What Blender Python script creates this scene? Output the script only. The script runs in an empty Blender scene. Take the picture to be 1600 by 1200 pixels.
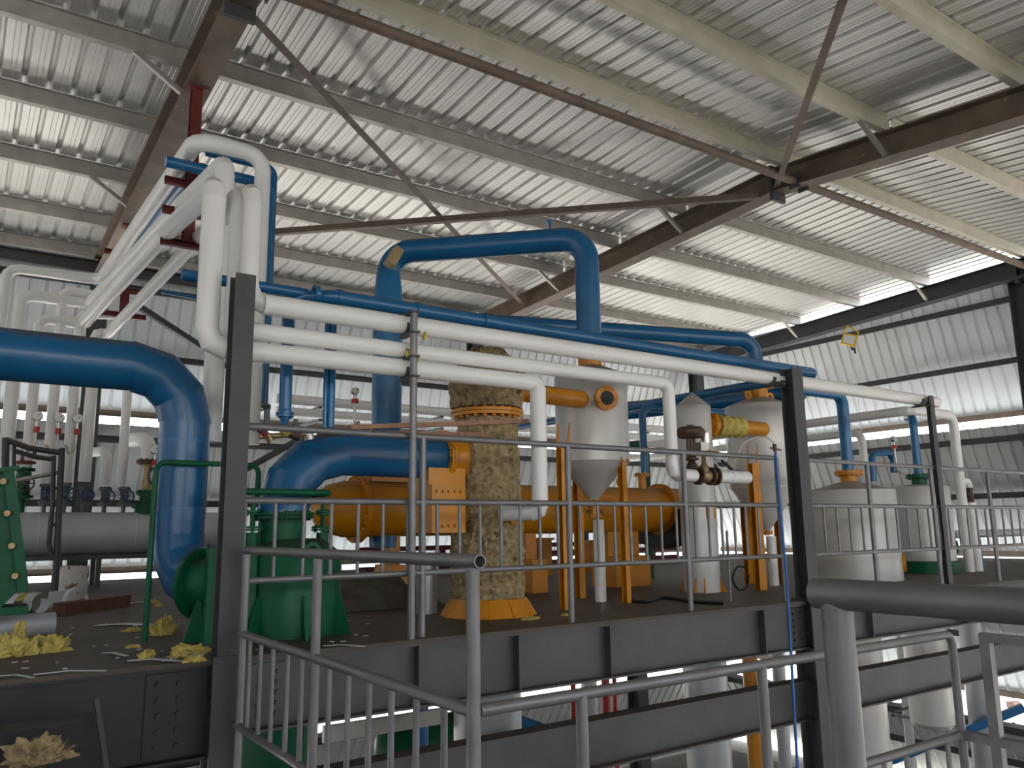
import bpy, math, random
from mathutils import Vector, Matrix, noise
random.seed(7)
sc = bpy.context.scene
COL = sc.collection
# ---------------------------------------------------------------- camera, sky, sun, exposure
W_, H_, F_, CX_, CY_ = 1600., 1200., 1254., 800., 600.
CAM = Vector((0, 0, .66))
dX = Vector((1850, -202, -F_)).normalized()
dY = Vector((-876, -238, -F_)); dY = (dY - dX * dX.dot(dY)).normalized()
dZ = dX.cross(dY)
ROT = Matrix((dX, dY, dZ))
cam = bpy.data.cameras.new('camera'); cam.lens = F_ / W_ * 36; cam.sensor_width = 36
cam.clip_start = .02; cam.clip_end = 500
co = bpy.data.objects.new('camera', cam); COL.objects.link(co)
co.matrix_world = Matrix.Translation(CAM) @ ROT.to_4x4()
sc.camera = co
world = bpy.data.worlds.new('sky'); sc.world = world; world.use_nodes = True
wn = world.node_tree.nodes; wl = world.node_tree.links
sky = wn.new('ShaderNodeTexSky'); sky.sky_type = 'NISHITA'; sky.sun_disc = False
sky.sun_elevation = math.radians(48); sky.sun_rotation = math.radians(200); sky.dust_density = 3; sky.air_density = 1
mixs = wn.new('ShaderNodeMix'); mixs.data_type = 'RGBA'; mixs.inputs[0].default_value = .55
wl.new(sky.outputs[0], mixs.inputs[6]); mixs.inputs[7].default_value = (7, 7.2, 7.6, 1)
wl.new(mixs.outputs[2], wn['Background'].inputs[0]); wn['Background'].inputs[1].default_value = .42
sun = bpy.data.lights.new('sun', 'SUN'); sun.energy = 9; sun.angle = .02; sun.color = (1, .95, .88)
so = bpy.data.objects.new('sun', sun); COL.objects.link(so)
so.rotation_euler = Vector((-.62, -.26, -.74)).to_track_quat('-Z', 'Y').to_euler()      # sun stands high behind the back right corner
sc.view_settings.view_transform = 'Standard'; sc.view_settings.look = 'None'
sc.view_settings.exposure = 1.05; sc.view_settings.gamma = 1; sc.view_settings.use_curve_mapping = False
try:
    sc.cycles.max_bounces = 8; sc.cycles.diffuse_bounces = 6; sc.cycles.sample_clamp_indirect = 4
    sc.cycles.caustics_reflective = False; sc.cycles.caustics_refractive = False
except Exception: pass

# ---------------------------------------------------------------- helpers
def ray(px, py): return ROT @ Vector((px - CX_, -(py - CY_), -F_))
def at(px, py, X=None, Y=None, Z=None, D=None):      # the point of a sight line that lies in a world plane
    d = ray(px, py)
    if D is not None: return CAM + d * (D / F_)
    i, v = (0, X) if X is not None else (1, Y) if Y is not None else (2, Z)
    return CAM + d * ((v - CAM[i]) / d[i])
def zrow(X, Y, py):                                   # height at which the vertical line over (X, Y) crosses a row
    a = ROT.transposed() @ (Vector((X, Y, 0)) - CAM); b = ROT.transposed() @ Vector((0, 0, 1))
    k = -(py - CY_) / F_                              # qy = k * -qz
    return -(a.y + k * a.z) / (b.y + k * b.z)
V = Vector
class G:
    def __init__(s): s.v = []; s.f = []
    def add(s, vs, fs):
        n = len(s.v); s.v += [V(p) for p in vs]; s.f += [tuple(i + n for i in f) for f in fs]; return s
    def box(s, c, d, m=None):
        vs = []
        for k in range(8):
            p = V(((k & 1) - .5, ((k >> 1) & 1) - .5, (k >> 2) - .5)); p = V((p.x * d[0], p.y * d[1], p.z * d[2]))
            vs.append(V(c) + (m @ p if m else p))
        return s.add(vs, [(0, 2, 3, 1), (4, 5, 7, 6), (0, 1, 5, 4), (2, 6, 7, 3), (0, 4, 6, 2), (1, 3, 7, 5)])
    def prof(s, p, q, pts, up=(0, 0, 1), caps=True):
        p = V(p); q = V(q); d = (q - p).normalized(); u = V(up)
        a = d.cross(u)
        if a.length < 1e-4: a = d.cross(V((0, 1, 0)))
        a.normalize(); b = a.cross(d)
        n = len(pts); vs = [p + a * x + b * y for x, y in pts] + [q + a * x + b * y for x, y in pts]
        fs = [(i, i + n, (i + 1) % n + n, (i + 1) % n) for i in range(n)]
        if caps: fs += [tuple(range(n)), tuple(range(2 * n - 1, n - 1, -1))]
        return s.add(vs, fs)
    def bar(s, p, q, w, h, up=(0, 0, 1)):
        return s.prof(p, q, [(-w/2, -h/2), (w/2, -h/2), (w/2, h/2), (-w/2, h/2)], up)
    def hb(s, p, q, w, h, tf=.012, tw=.008, up=(0, 0, 1)):
        a, b, t = w/2, h/2, tw/2
        return s.prof(p, q, [(-a, -b), (a, -b), (a, -b+tf), (t, -b+tf), (t, b-tf), (a, b-tf), (a, b), (-a, b), (-a, b-tf), (-t, b-tf), (-t, -b+tf), (-a, -b+tf)], up)
    def cc(s, p, q, w, h, t=.006, up=(0, 0, 1)):      # C channel, open towards +a
        a, b = w/2, h/2
        return s.prof(p, q, [(-a, -b), (a, -b), (a, -b+t), (-a+t, -b+t), (-a+t, b-t), (a, b-t), (a, b), (-a, b)], up)
    def ang(s, p, q, a, t=.006, up=(0, 0, 1)):
        return s.prof(p, q, [(0, 0), (a, 0), (a, t), (t, t), (t, a), (0, a)], up)
    def cyl(s, p, q, r, r2=None, n=20, caps=True):
        p = V(p); q = V(q); r2 = r if r2 is None else r2
        d = (q - p).normalized(); a = d.orthogonal().normalized(); b = d.cross(a)
        cs = [(math.cos(2*math.pi*i/n), math.sin(2*math.pi*i/n)) for i in range(n)]
        vs = [p + (a*c + b*e) * r for c, e in cs] + [q + (a*c + b*e) * r2 for c, e in cs]
        fs = [(i, (i+1) % n, (i+1) % n + n, i + n) for i in range(n)]
        if caps: fs += [tuple(range(n-1, -1, -1)), tuple(range(n, 2*n))]
        return s.add(vs, fs)
    def sweep(s, pts, r, n=16, caps=True, t0=None, t1=None):
        pts = [V(p) for p in pts]; m = len(pts); rr = r if isinstance(r, (list, tuple)) else [r] * m
        ds = [(pts[i+1] - pts[i]).normalized() for i in range(m-1)]
        a = ds[0].orthogonal().normalized(); vs = []
        for i in range(m):
            d0 = ds[max(i-1, 0)]; d1 = ds[min(i, m-2)]; t = (d0 + d1)
            t = t.normalized() if t.length > 1e-6 else d0
            if i == 0 and t0 is not None: t = t0
            if i == m-1 and t1 is not None: t = t1
            if i > 0:
                q = d0.rotation_difference(d1)
            b = d0.cross(a).normalized(); a = b.cross(d0).normalized()
            for j in range(n):
                th = 2*math.pi*j/n; o = (a*math.cos(th) + b*math.sin(th)) * rr[i]
                # project the offset along d0 onto the mitre plane
                o = o - d0 * (o.dot(t) / max(.35, t.dot(d0)))
                vs.append(pts[i] + o)
            if i > 0 and i < m-1: a = q @ a
        fs = []
        for i in range(m-1):
            for j in range(n):
                k2 = (j+1) % n; fs.append((i*n+j, i*n+k2, (i+1)*n+k2, (i+1)*n+j))
        if caps: fs += [tuple(range(n-1, -1, -1)), tuple(range((m-1)*n, m*n))]
        return s.add(vs, fs)
    def lathe(s, pr, base=(0, 0, 0), ax=(0, 0, 1), n=32, closed=False, sc_=None):
        ax = V(ax).normalized(); a = ax.orthogonal().normalized(); b = ax.cross(a); base = V(base); vs = []
        for r, z in pr:
            for j in range(n):
                th = 2*math.pi*j/n; vs.append(base + ax*z + (a*math.cos(th) + b*math.sin(th)) * r)
        m = len(pr); fs = []
        for i in range(m-1 if not closed else m):
            for j in range(n):
                k = (j+1) % n; i2 = (i+1) % m; fs.append((i*n+j, i*n+k, i2*n+k, i2*n+j))
        if not closed:
            fs += [tuple(range(n-1, -1, -1)), tuple(range((m-1)*n, m*n))]
        return s.add(vs, fs)
    def ring(s, c, ax, ro, ri, th, n=32):
        return s.lathe([(ri, -th/2), (ro, -th/2), (ro, th/2), (ri, th/2)], c, ax, n, closed=True)
    def bolts(s, c, ax, R, k, r=.012, l=.05):
        ax = V(ax).normalized(); a = ax.orthogonal().normalized(); b = ax.cross(a)
        for i in range(k):
            th = 2*math.pi*(i+.5)/k; p = V(c) + (a*math.cos(th) + b*math.sin(th)) * R
            s.cyl(p - ax*l/2, p + ax*l/2, r, n=6)
        return s
    def torus(s, c, ax, R, r, n=32, m=10):
        pr = [(R + r*math.cos(2*math.pi*i/m), r*math.sin(2*math.pi*i/m)) for i in range(m)]
        return s.lathe(pr, c, ax, n, closed=True)
ORG = {}
def parent_to(o, parent):
    if parent is not None: o.parent = parent
def build(g, name, mat, parent=None, smooth=38):
    org = ORG[parent.name_full] if parent is not None else V((0, 0, 0))
    own = V((0, 0, 0))
    if parent is None:                                 # a thing of one mesh: origin at its base
        lo = [min(p[i] for p in g.v) for i in range(3)]; hi = [max(p[i] for p in g.v) for i in range(3)]
        org = V(((lo[0]+hi[0])/2, (lo[1]+hi[1])/2, lo[2])); own = org
    me = bpy.data.meshes.new(name); me.from_pydata([tuple(p - org) for p in g.v], [], g.f); me.validate()
    import bmesh
    bm = bmesh.new(); bm.from_mesh(me); bmesh.ops.recalc_face_normals(bm, faces=bm.faces); bm.to_mesh(me); bm.free()
    me.materials.append(mat)
    if smooth:
        me.shade_smooth(); me.set_sharp_from_angle(angle=math.radians(smooth))
    o = bpy.data.objects.new(name, me); COL.objects.link(o); o.location = own
    parent_to(o, parent); ORG[o.name_full] = org
    return o
def thing(name, label, cat, loc, group=None):
    o = bpy.data.objects.new(name, None); COL.objects.link(o); o.location = V(loc); o.empty_display_size = .1
    o['label'] = label; o['category'] = cat
    if group: o['group'] = group
    ORG[o.name_full] = V(loc); return o
def tag(o, label, cat, group=None):
    o['label'] = label; o['category'] = cat
    if group: o['group'] = group
    return o
def struct(g, name, mat, smooth=0):
    o = build(g, name, mat, None, smooth); o['kind'] = 'structure'; return o
def dup(root, loc, label, group=None, rz=0., sca=None):
    r = root.copy(); COL.objects.link(r); r.location = V(loc); r['label'] = label
    r.rotation_euler = (0, 0, rz)
    if sca: r.scale = (sca,)*3
    if group: r['group'] = group
    for c in list(root.children):
        k = c.copy(); COL.objects.link(k); k.parent = r
        for h in list(c.children):
            q = h.copy(); COL.objects.link(q); q.parent = k
    return r

# ---------------------------------------------------------------- materials
def mat(name, col, rough=.5, metal=0., var=.12, scale=6., dust=None, dust_amt=.8, bump=0., bscale=60., coat=0., spots=None):
    m = bpy.data.materials.new(name); m.use_nodes = True; nt = m.node_tree; N = nt.nodes; L = nt.links
    b = N['Principled BSDF']; b.inputs['Roughness'].default_value = rough; b.inputs['Metallic'].default_value = metal
    if coat: b.inputs['Coat Weight'].default_value = coat; b.inputs['Coat Roughness'].default_value = .15
    tc = N.new('ShaderNodeTexCoord'); ge = N.new('ShaderNodeNewGeometry')
    nz = N.new('ShaderNodeTexNoise'); nz.inputs['Scale'].default_value = scale; nz.inputs['Detail'].default_value = 6
    L.new(ge.outputs['Position'], nz.inputs['Vector'])
    r = N.new('ShaderNodeValToRGB'); r.color_ramp.elements[0].position = .3; r.color_ramp.elements[1].position = .7
    r.color_ramp.elements[0].color = (*[c*(1-var) for c in col], 1); r.color_ramp.elements[1].color = (*[min(1, c*(1+var)) for c in col], 1)
    L.new(nz.outputs['Fac'], r.inputs[0]); out = r.outputs[0]
    if spots:
        n2 = N.new('ShaderNodeTexNoise'); n2.inputs['Scale'].default_value = spots[1]; n2.inputs['Detail'].default_value = 8
        L.new(ge.outputs['Position'], n2.inputs['Vector'])
        r2 = N.new('ShaderNodeValToRGB'); r2.color_ramp.elements[0].position = spots[2]; r2.color_ramp.elements[1].position = spots[2] + .08
        L.new(n2.outputs['Fac'], r2.inputs[0])
        mx = N.new('ShaderNodeMix'); mx.data_type = 'RGBA'; L.new(r2.outputs[0], mx.inputs[0]); L.new(out, mx.inputs[6]); mx.inputs[7].default_value = (*spots[0], 1); out = mx.outputs[2]
    if dust:                                           # settled dust on faces that look up
        sp = N.new('ShaderNodeSeparateXYZ'); L.new(ge.outputs['Normal'], sp.inputs[0])
        ma = N.new('ShaderNodeMath'); ma.operation = 'MULTIPLY_ADD'; L.new(nz.outputs['Fac'], ma.inputs[0]); ma.inputs[1].default_value = .5
        L.new(sp.outputs['Z'], ma.inputs[2])
        rr = N.new('ShaderNodeMapRange'); rr.inputs[1].default_value = .85; rr.inputs[2].default_value = 1.2; rr.inputs[4].default_value = dust_amt
        L.new(ma.outputs[0], rr.inputs[0])
        mx = N.new('ShaderNodeMix'); mx.data_type = 'RGBA'; L.new(rr.outputs[0], mx.inputs[0]); L.new(out, mx.inputs[6]); mx.inputs[7].default_value = (*dust, 1); out = mx.outputs[2]
        m2 = N.new('ShaderNodeMath'); m2.operation = 'MULTIPLY_ADD'; L.new(rr.outputs[0], m2.inputs[0]); m2.inputs[1].default_value = .4; m2.inputs[2].default_value = rough
        L.new(m2.outputs[0], b.inputs['Roughness'])
    L.new(out, b.inputs['Base Color'])
    if bump:
        n3 = N.new('ShaderNodeTexNoise'); n3.inputs['Scale'].default_value = bscale; n3.inputs['Detail'].default_value = 5
        L.new(ge.outputs['Position'], n3.inputs['Vector'])
        bp = N.new('ShaderNodeBump'); bp.inputs['Strength'].default_value = bump; bp.inputs['Distance'].default_value = .02
        L.new(n3.outputs['Fac'], bp.inputs['Height']); L.new(bp.outputs[0], b.inputs['Normal'])
    return m
DUST = (.085, .06, .043)
M = dict(
 sheet=mat('roof sheet', (.66, .655, .63), .34, .4, .06, 1.0),
 wsheet=mat('wall sheet', (.64, .66, .66), .42, .1, .07, 1.5),
 purlin=mat('galvanised purlin', (.42, .40, .36), .42, .3, .14, 5),
 cpurlin=mat('cream purlin', (.62, .59, .48), .45, .05, .08, 4),
 rafter=mat('primed rafter', (.15, .112, .082), .6, 0, .25, 4, spots=((.3, .22, .16), 9, .66)),
 brace=mat('brown brace', (.13, .095, .072), .6, 0, .2, 7),
 column=mat('dark grey column', (.055, .056, .06), .5, 0, .15, 3, bump=.1),
 girder=mat('grey girder', (.066, .064, .068), .45, 0, .22, 2.5, dust=(.1, .075, .055), bump=.12, bscale=30),
 rail=mat('grey rail', (.205, .2, .207), .36, .25, .14, 9, dust=(.13, .1, .08), dust_amt=.55, bump=.08, bscale=40),
 white=mat('white jacket', (.87, .865, .85), .3, 0, .03, 2, dust=(.55, .52, .48), dust_amt=.45),
 wtank=mat('white tank', (.66, .645, .62), .3, .1, .04, 1.5, dust=(.33, .28, .22), dust_amt=.8),
 silver=mat('silver cladding', (.42, .44, .46), .35, .35, .06, 2),
 greyj=mat('grey header jacket', (.5, .51, .54), .5, .1, .04, 3),
 blue=mat('blue paint', (.010, .118, .285), .27, 0, .1, 3, dust=DUST, dust_amt=.92),
 bluec=mat('blue paint clean', (.013, .15, .35), .28, 0, .08, 3),
 orange=mat('orange paint', (.66, .26, .008), .35, 0, .12, 3, dust=(.3, .17, .07), dust_amt=.75),
 green=mat('green paint', (.005, .105, .045), .42, 0, .15, 3, dust=(.05, .042, .03), dust_amt=.8),
 wool=mat('brown mineral wool', (.39, .30, .16), .95, 0, .4, 22, bump=1., bscale=38, spots=((.17, .11, .05), 10, .6)),
 ywool=mat('yellow glass wool', (.72, .58, .17), .95, 0, .25, 25, bump=.9, bscale=70),
 red=mat('red oxide primer', (.13, .016, .012), .55, 0, .2, 6),
 redp=mat('red pipe', (.5, .03, .02), .45),
 dred=mat('maroon paint', (.12, .012, .02), .5),
 black=mat('black rubber', (.012, .012, .012), .5),
 iron=mat('rusty cast iron', (.10, .06, .04), .5, .4, .35, 20, bump=.4),
 brass=mat('tarnished brass', (.34, .25, .13), .4, .6, .2, 20),
 steel=mat('bright steel', (.5, .48, .45), .3, .8, .1, 20),
 dial=mat('white dial', (.8, .8, .8), .3, 0, .02),
 glass=mat('dark glass', (.008, .01, .008), .35, 0, .1),
 wood=mat('raw timber', (.36, .2, .13), .8, 0, .25, 18, bump=.4),
 bwood=mat('brown timber', (.13, .06, .04), .8, 0, .25, 12),
 flood=mat('yellow lamp housing', (.85, .55, .02), .4),
 strip=mat('white offcut', (.6, .61, .62), .4, 0, .05),
 rust=mat('white rusty drum', (.55, .53, .5), .5, 0, .1, 5, spots=((.16, .09, .05), 12, .54)),
 ground=mat('pale ground', (.58, .55, .5), .9, 0, .1, .4),
 dgirder=mat('black girder', (.018, .019, .021), .5, 0, .3, 3),  # near-black in place of the girder grey, darkens the lower left
 concrete=mat('dusty concrete', (.24, .23, .215), .8, 0, .2, .8),
 cord=mat('blue hose', (.02, .13, .4), .5),
 valveb=mat('blue handwheel', (.015, .06, .16), .4),
 vgrey=mat('valve grey', (.1, .105, .11), .4, .3),
)
for k_ in ('green', 'glass'): M[k_].node_tree.nodes['Principled BSDF'].inputs['Specular IOR Level'].default_value = .25
# chequer plate deck
m = mat('chequer plate', (.078, .060, .046), .6, .1, .3, 1.3, spots=((.13, .105, .085), 5, .64)); nt = m.node_tree
ge = nt.nodes.new('ShaderNodeNewGeometry'); mp = nt.nodes.new('ShaderNodeMapping'); mp.inputs['Rotation'].default_value = (0, 0, math.radians(45)); mp.inputs['Scale'].default_value = (26, 26, 26)
nt.links.new(ge.outputs['Position'], mp.inputs[0]); ck = nt.nodes.new('ShaderNodeTexBrick'); ck.offset = .5
ck.inputs['Mortar Size'].default_value = .16; ck.inputs['Scale'].default_value = 1; ck.inputs['Brick Width'].default_value = 1; ck.inputs['Row Height'].default_value = .5
nt.links.new(mp.outputs[0], ck.inputs['Vector']); bp = nt.nodes.new('ShaderNodeBump'); bp.inputs['Strength'].default_value = .5; bp.inputs['Distance'].default_value = .004
nt.links.new(ck.outputs['Fac'], bp.inputs['Height']); nt.links.new(bp.outputs[0], nt.nodes['Principled BSDF'].inputs['Normal']); M['deck'] = m

def fillet(pts, rad, seg=4):
    pts = [V(p) for p in pts]; out = [('s', [pts[0]])]
    cur = pts[0]; pieces = []
    for i in range(1, len(pts)-1):
        a, b, c = pts[i-1], pts[i], pts[i+1]; u = (a-b).normalized(); w = (c-b).normalized()
        ang = u.angle(w); L = rad / math.tan(ang/2) if ang < 3.1 else 0
        L = min(L, (a-b).length*(.97 if i == 1 else .49), (c-b).length*(.97 if i == len(pts)-2 else .49)); R = L*math.tan(ang/2)
        s = b + u*L; e = b + w*L; cen = b + (u+w).normalized() * (R / math.sin(ang/2)) if ang < 3.1 else b
        pieces.append(('s', [cur, s])); arc = []
        v0 = s - cen; v1 = e - cen; tot = v0.angle(v1) if v0.length > 1e-6 else 0; ax = v0.cross(v1)
        for k in range(seg+1):
            arc.append(cen + (Matrix.Rotation(tot*k/seg, 3, ax.normalized()) @ v0 if ax.length > 1e-9 else v0))
        pieces.append(('e', arc)); cur = e
    pieces.append(('s', [cur, pts[-1]])); return pieces
def pipe(name, label, pts, r, mt, bend=None, seg=4, n=20, group=None, cat='pipe', seams=0, parent=None, caps=True):
    rl = list(r) if isinstance(r, (list, tuple)) else [r]*len(pts)
    r = max(rl); bend = bend or r*3; i_ = 0
    t = parent or thing(name, label, cat, pts[0], group)
    pcs = fillet(pts, bend, seg)
    for q_, (kind, p) in enumerate(pcs):
        ELB = [(pcs[q_-1][1][1]-pcs[q_-1][1][0]).normalized(), (pcs[q_+1][1][1]-pcs[q_+1][1][0]).normalized()] if kind == 'e' else None
        if kind == 's':
            r0, r1 = rl[i_], rl[min(i_+1, len(rl)-1)]; i_ += 1; r = max(r0, r1)
            if (p[1]-p[0]).length < .01: continue
            g = G().sweep(p, [r0, r1], n)
            if seams:
                L = (p[1]-p[0]).length; d = (p[1]-p[0]).normalized(); k = max(1, int(L/seams))
                for i in range(k+1):
                    c = p[0] + d * min(L, L*i/k); g.ring(c, d, (r0+(r1-r0)*i/k)*1.018, min(r0, r1)*.9, .008, n)
            build(g, 'straight_section', mt, t)
        else:
            build(G().sweep(p, rl[i_]*1.004, n, True, ELB[0], ELB[1]), 'elbow', mt, t, smooth=(12 if n >= 36 else 20) if seg <= 4 else 40)
    return t
def flange(parent, c, ax, ro, ri, th, mt, bolts=0, name='flange', gap=True):
    g = G(); ax = V(ax).normalized()
    if gap: g.ring(V(c)-ax*th*.6, ax, ro, ri, th); g.ring(V(c)+ax*th*.6, ax, ro, ri, th)
    else: g.ring(c, ax, ro, ri, th)
    if bolts: g.bolts(c, ax, (ro+ri)/2*1.02, bolts, r=max(.006, (ro-ri)*.17), l=th*3.6)
    return build(g, name, mt, parent)

# ---------------------------------------------------------------- the setting: deck, roof, walls
Z0 = -4.6
EDGE = 4.56
struct(G().box((4, 0, Z0-.05), (120, 120, .1)), 'ground', M['ground'])
g = G()
for x0, x1, y0, y1 in ((-9, 16.3, EDGE, 13.4),):
    g.box(((x0+x1)/2, (y0+y1)/2, -.012), (x1-x0, y1-y0, .024))
struct(g, 'floor', M['deck'])
g = G().box((-3.4, -3.3, -.71), (8.8, 14.2, .024)); struct(g, 'floor_walkway', M['deck'])
struct(G().box((3.5, 1.7, Z0+.01), (24.5, 25.2, .04)), 'floor_lower', M['concrete'])

RX = [-5.4, 1.63, 8.84, 15.8]; YR = 6.4
def zb(y): return 5.1 - (.045*(y-YR) if y > YR else .10*(YR-y))    # underside of the rafters
HR = .33
def sheet(xs, ys, zs, pitch, depth, axis='x', stiff=True):
    """corrugated sheet: profile runs along one axis, ribs run from (ys[0],zs[0]) to (ys[1],zs[1])"""
    pr = []; x = xs[0]
    while x < xs[1]:
        pr += [(x, 0), (x+pitch*.09, depth), (x+pitch*.21, depth), (x+pitch*.30, 0)]
        if stiff: pr += [(x+pitch*.58, 0), (x+pitch*.60, depth*.12), (x+pitch*.62, 0), (x+pitch*.78, 0), (x+pitch*.80, depth*.12), (x+pitch*.82, 0)]
        x += pitch
    n = len(pr); d = V((0, ys[1]-ys[0], zs[1]-zs[0])).normalized(); nr = V((0, -d.z, d.y))
    if nr.z < 0: nr = -nr
    vs = []
    for k in (0, 1):
        for a, h in pr: vs.append(V((a, ys[k], zs[k])) + nr*h)
    fs = [(i, i+1, i+1+n, i+n) for i in range(n-1)]
    if axis == 'y': vs = [V((p.y, p.x, p.z)) for p in vs]
    return G().add(vs, fs)
XL, XR, YB = -9., 15.85, 14.4
top = lambda y: zb(y) + HR + .2
g = sheet((XL, XR+.12), (YR, YB+.5), (top(YR), top(YB+.5)), .235, .036)
g2 = sheet((XL, XR+.12), (-11, YR), (top(-11), top(YR)), .235, .036); g.add(g2.v, g2.f)
struct(g, 'ceiling', M['sheet'])
# awning walls: leaning corrugated bands one above the other with daylight gaps between
LEAN = 1.0
mods = [(5.3, 2.72), (2.42, .05), (-.2, -2.55), (-2.85, -4.35)]
for i, (zt, z1) in enumerate(mods):
    o = struct(sheet((XL, XR+.9), (YB, YB+LEAN), (zt, z1), .23, .03, stiff=False), 'wall_back', M['wsheet'])
    o = struct(sheet((-11, YB+.9), (XR+(.1 if i == 0 else 0), XR+LEAN), (min(zt, 5.3), z1), .23, .03, 'y', stiff=False), 'wall_right', M['wsheet'])
    for f in ((.1, .53, .995) if i else (.2, .62, .995)):
        z = zt + (z1-zt)*f; y = YB + LEAN*f - .07; xx = XR + LEAN*f - .07
        if i == 3 and f > .9: continue
        mt = M['purlin'] if f > .9 else M['column']
        struct(G().cc((XL, y, z), (XR+.5, y, z), .06, .11), 'trim_back_girt', M['brace'] if f > .9 else M['column'])
        struct(G().cc((xx, -11, z), (xx, YB+.3, z), .06, .11), 'trim_right_girt', M['brace'] if f > .9 else M['column'])

for i, (zt, z1) in enumerate(mods):  # unseen left side, added to cut daylight on the near faces
    struct(sheet((-11, YB+.9), (XL, XL-LEAN), (zt, z1), .23, .03, 'y', stiff=False), 'wall_left_unseen', M['wsheet'])
for i, (zt, z1) in enumerate(mods[1:]):  # unseen wall added to cut front light; top band left out for skylight
    struct(sheet((XL, XR+.9), (-11, -11-LEAN), (zt-.1, z1-.1), .23, .03, stiff=False), 'wall_front_unseen', M['wsheet'])
eb = at(60, 404, Y=14.05)
struct(G().cc((XL, 14.05, eb.z), (XR-.2, 14.05, eb.z), .1, .2), 'trim_eave_beam', M['column'])
# rafters
side = ['leftmost', 'left', 'middle', 'right']
for i, x in enumerate(RX):
    if i == 0: continue
    mt = M['rafter'] if i < 3 else M['column']
    t = thing('roof_rafter', ['', 'brown steel rafter crossing the upper left above the white pipe rack', 'dark brown steel rafter running from upper right to the middle of the roof', 'dark grey steel rafter along the right end wall'][i], 'rafter', (x, YR, zb(YR)))
    for a, b_ in ((YR-.005, YB-.1), (YR+.005, -10.8)):
        p = V((x, a, zb(a)+HR/2)); q = V((x, b_, zb(b_)+HR/2))
        build(G().hb(p, q, .25, HR, .014, .01), 'beam', mt, t)
    build(G().box((x, YR, zb(YR)+HR/2-.04), (.27, .05, HR+.16)), 'splice_plate', M['column'], t)
    g = G()
    for s in (-1, 1):
        for k in range(4): g.cyl((x+s*.08, YR-.05, zb(YR)+.0+k*.09), (x+s*.08, YR+.05, zb(YR)+k*.09), .014, n=6)
    build(g, 'bolt', M['iron'], t)
# purlins
py = [(6.22, 'beside the ridge on the near side'), (4.78, 'one bay this side of the ridge'), (3.3, 'two bays this side of the ridge'), (1.8, 'three bays this side of the ridge'),
      (8.05, 'first beyond the ridge'), (9.58, 'second beyond the ridge'), (11.1, 'third beyond the ridge'), (12.7, 'fourth beyond the ridge'), (14.1, 'above the eaves of the back wall')]
for y, s in py:
    for k, (xa, xb, w) in enumerate(((XL, 1.6, 'left'), (1.66, 8.81, 'middle'), (8.87, 15.8, 'right'))):
        if y < 2.5 and k < 1: continue
        z = zb(y) + HR + .095
        o = build(G().prof((xa, y, z), (xb, y, z), [(-.06, -.09), (.03, -.09), (.03, .084), (.07, .084), (.07, .09), (.024, .09), (.024, -.084), (-.054, -.084), (-.054, -.07), (-.06, -.07)]), 'roof_purlin', M['cpurlin'] if y < 6.4 else M['purlin'])
        tag(o, f'galvanised steel roof purlin in the {w} bay, {s}', 'purlin', 'roof purlins')
        if y > 2:
            pass
# fly braces
for px, py_, y, x, s, lab in ((255, 85, 9.58-1.5, 1, -1, 'upper one on the left rafter'),):
    pass
for x, y, s, lab in ((1.63, 8.05, -1, 'thin stay from left rafter up to first purlin beyond the ridge'), (1.63, 11.1, -1, 'thin stay from left rafter up to third purlin beyond the ridge'),
                     (8.84, 4.78, -1, 'bright stay on the middle rafter right of the ridge joint'), (8.84, 8.05, -1, 'thin stay on the middle rafter just below the ridge joint'),
                     (8.84, 11.1, -1, 'thin stay near the far end of the middle rafter'), (15.8, 8.05, -1, 'upper thin stay on the right end rafter'), (15.8, 11.1, -1, 'lower thin stay on the right end rafter')):
    o = build(G().ang((x+s*.1, y, zb(y)+.02), (x+s*.62, y, zb(y)+HR+.03), .05, .005), 'fly_brace', M['purlin']); tag(o, lab, 'brace', 'fly braces')
# ridge tie tubes
for xa, xb, w in ((1.75, 8.75, 'middle'), (8.9, 15.7, 'right')):
    t = thing('ridge_strut', f'rusty brown round tube under the ridge in the {w} bay', 'strut', (xa, 6.05, 5.12))
    build(G().cyl((xa, 6.05, 5.12), (xb, 6.05, 5.12), .055), 'tube', M['rafter'], t)
    build(G().box((xa+.02, 6.05, 5.12), (.02, .16, .2)), 'end_plate', M['column'], t); build(G().box((xb-.02, 6.05, 5.12), (.02, .16, .2)), 'end_plate', M['column'], t)
# roof cross braces
o = build(G().ang((1.75, 6.55, 5.12), (8.7, 12.3, 4.95), .085, .008), 'roof_brace', M['brace']); tag(o, 'long brown angle brace slanting down from upper left across the middle bay', 'brace')
o = build(G().ang((8.7, 6.6, 5.08), (1.75, 12.3, 4.8), .085, .008), 'roof_brace', M['brace']); tag(o, 'dark angle brace running nearly level behind the tall blue pipe loop', 'brace')
pA = V((8.75, 6.3, 5.12)); pB = at(1325, 0, Z=4.95); d = pB - pA
o = build(G().ang(pA, pA + d*1.6, .08, .008), 'roof_brace', M['rafter']); tag(o, 'rusty diagonal brace rising from ridge joint to the top edge', 'brace')
# building columns
t = thing('building_column', 'broad dark grey steel column at the right edge carrying the end rafter', 'column', (15.95, 6.3, Z0))
g = G().hb((15.95, 6.3, Z0), (15.95, 6.3, zb(6.3)-.02), .34, .6, .016, .01, up=(0, 1, 0)); build(g, 'shaft', M['column'], t)
build(G().box((15.85, 6.3, zb(6.3)-.03), (.5, .7, .03)), 'cap_plate', M['column'], t)
for x, lab in ((1.63, 'dark column against the back wall under the left rafter'), (8.84, 'grey column against the back wall behind the wool-wrapped column'), (15.6, 'grey corner column where back and right walls meet')):
    o = build(G().hb((x, YB-.22, Z0), (x, YB-.22, zb(YB)), .25, .3, .014, .01, up=(0, 1, 0)), 'building_column', M['column']); tag(o, lab, 'column')
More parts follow.
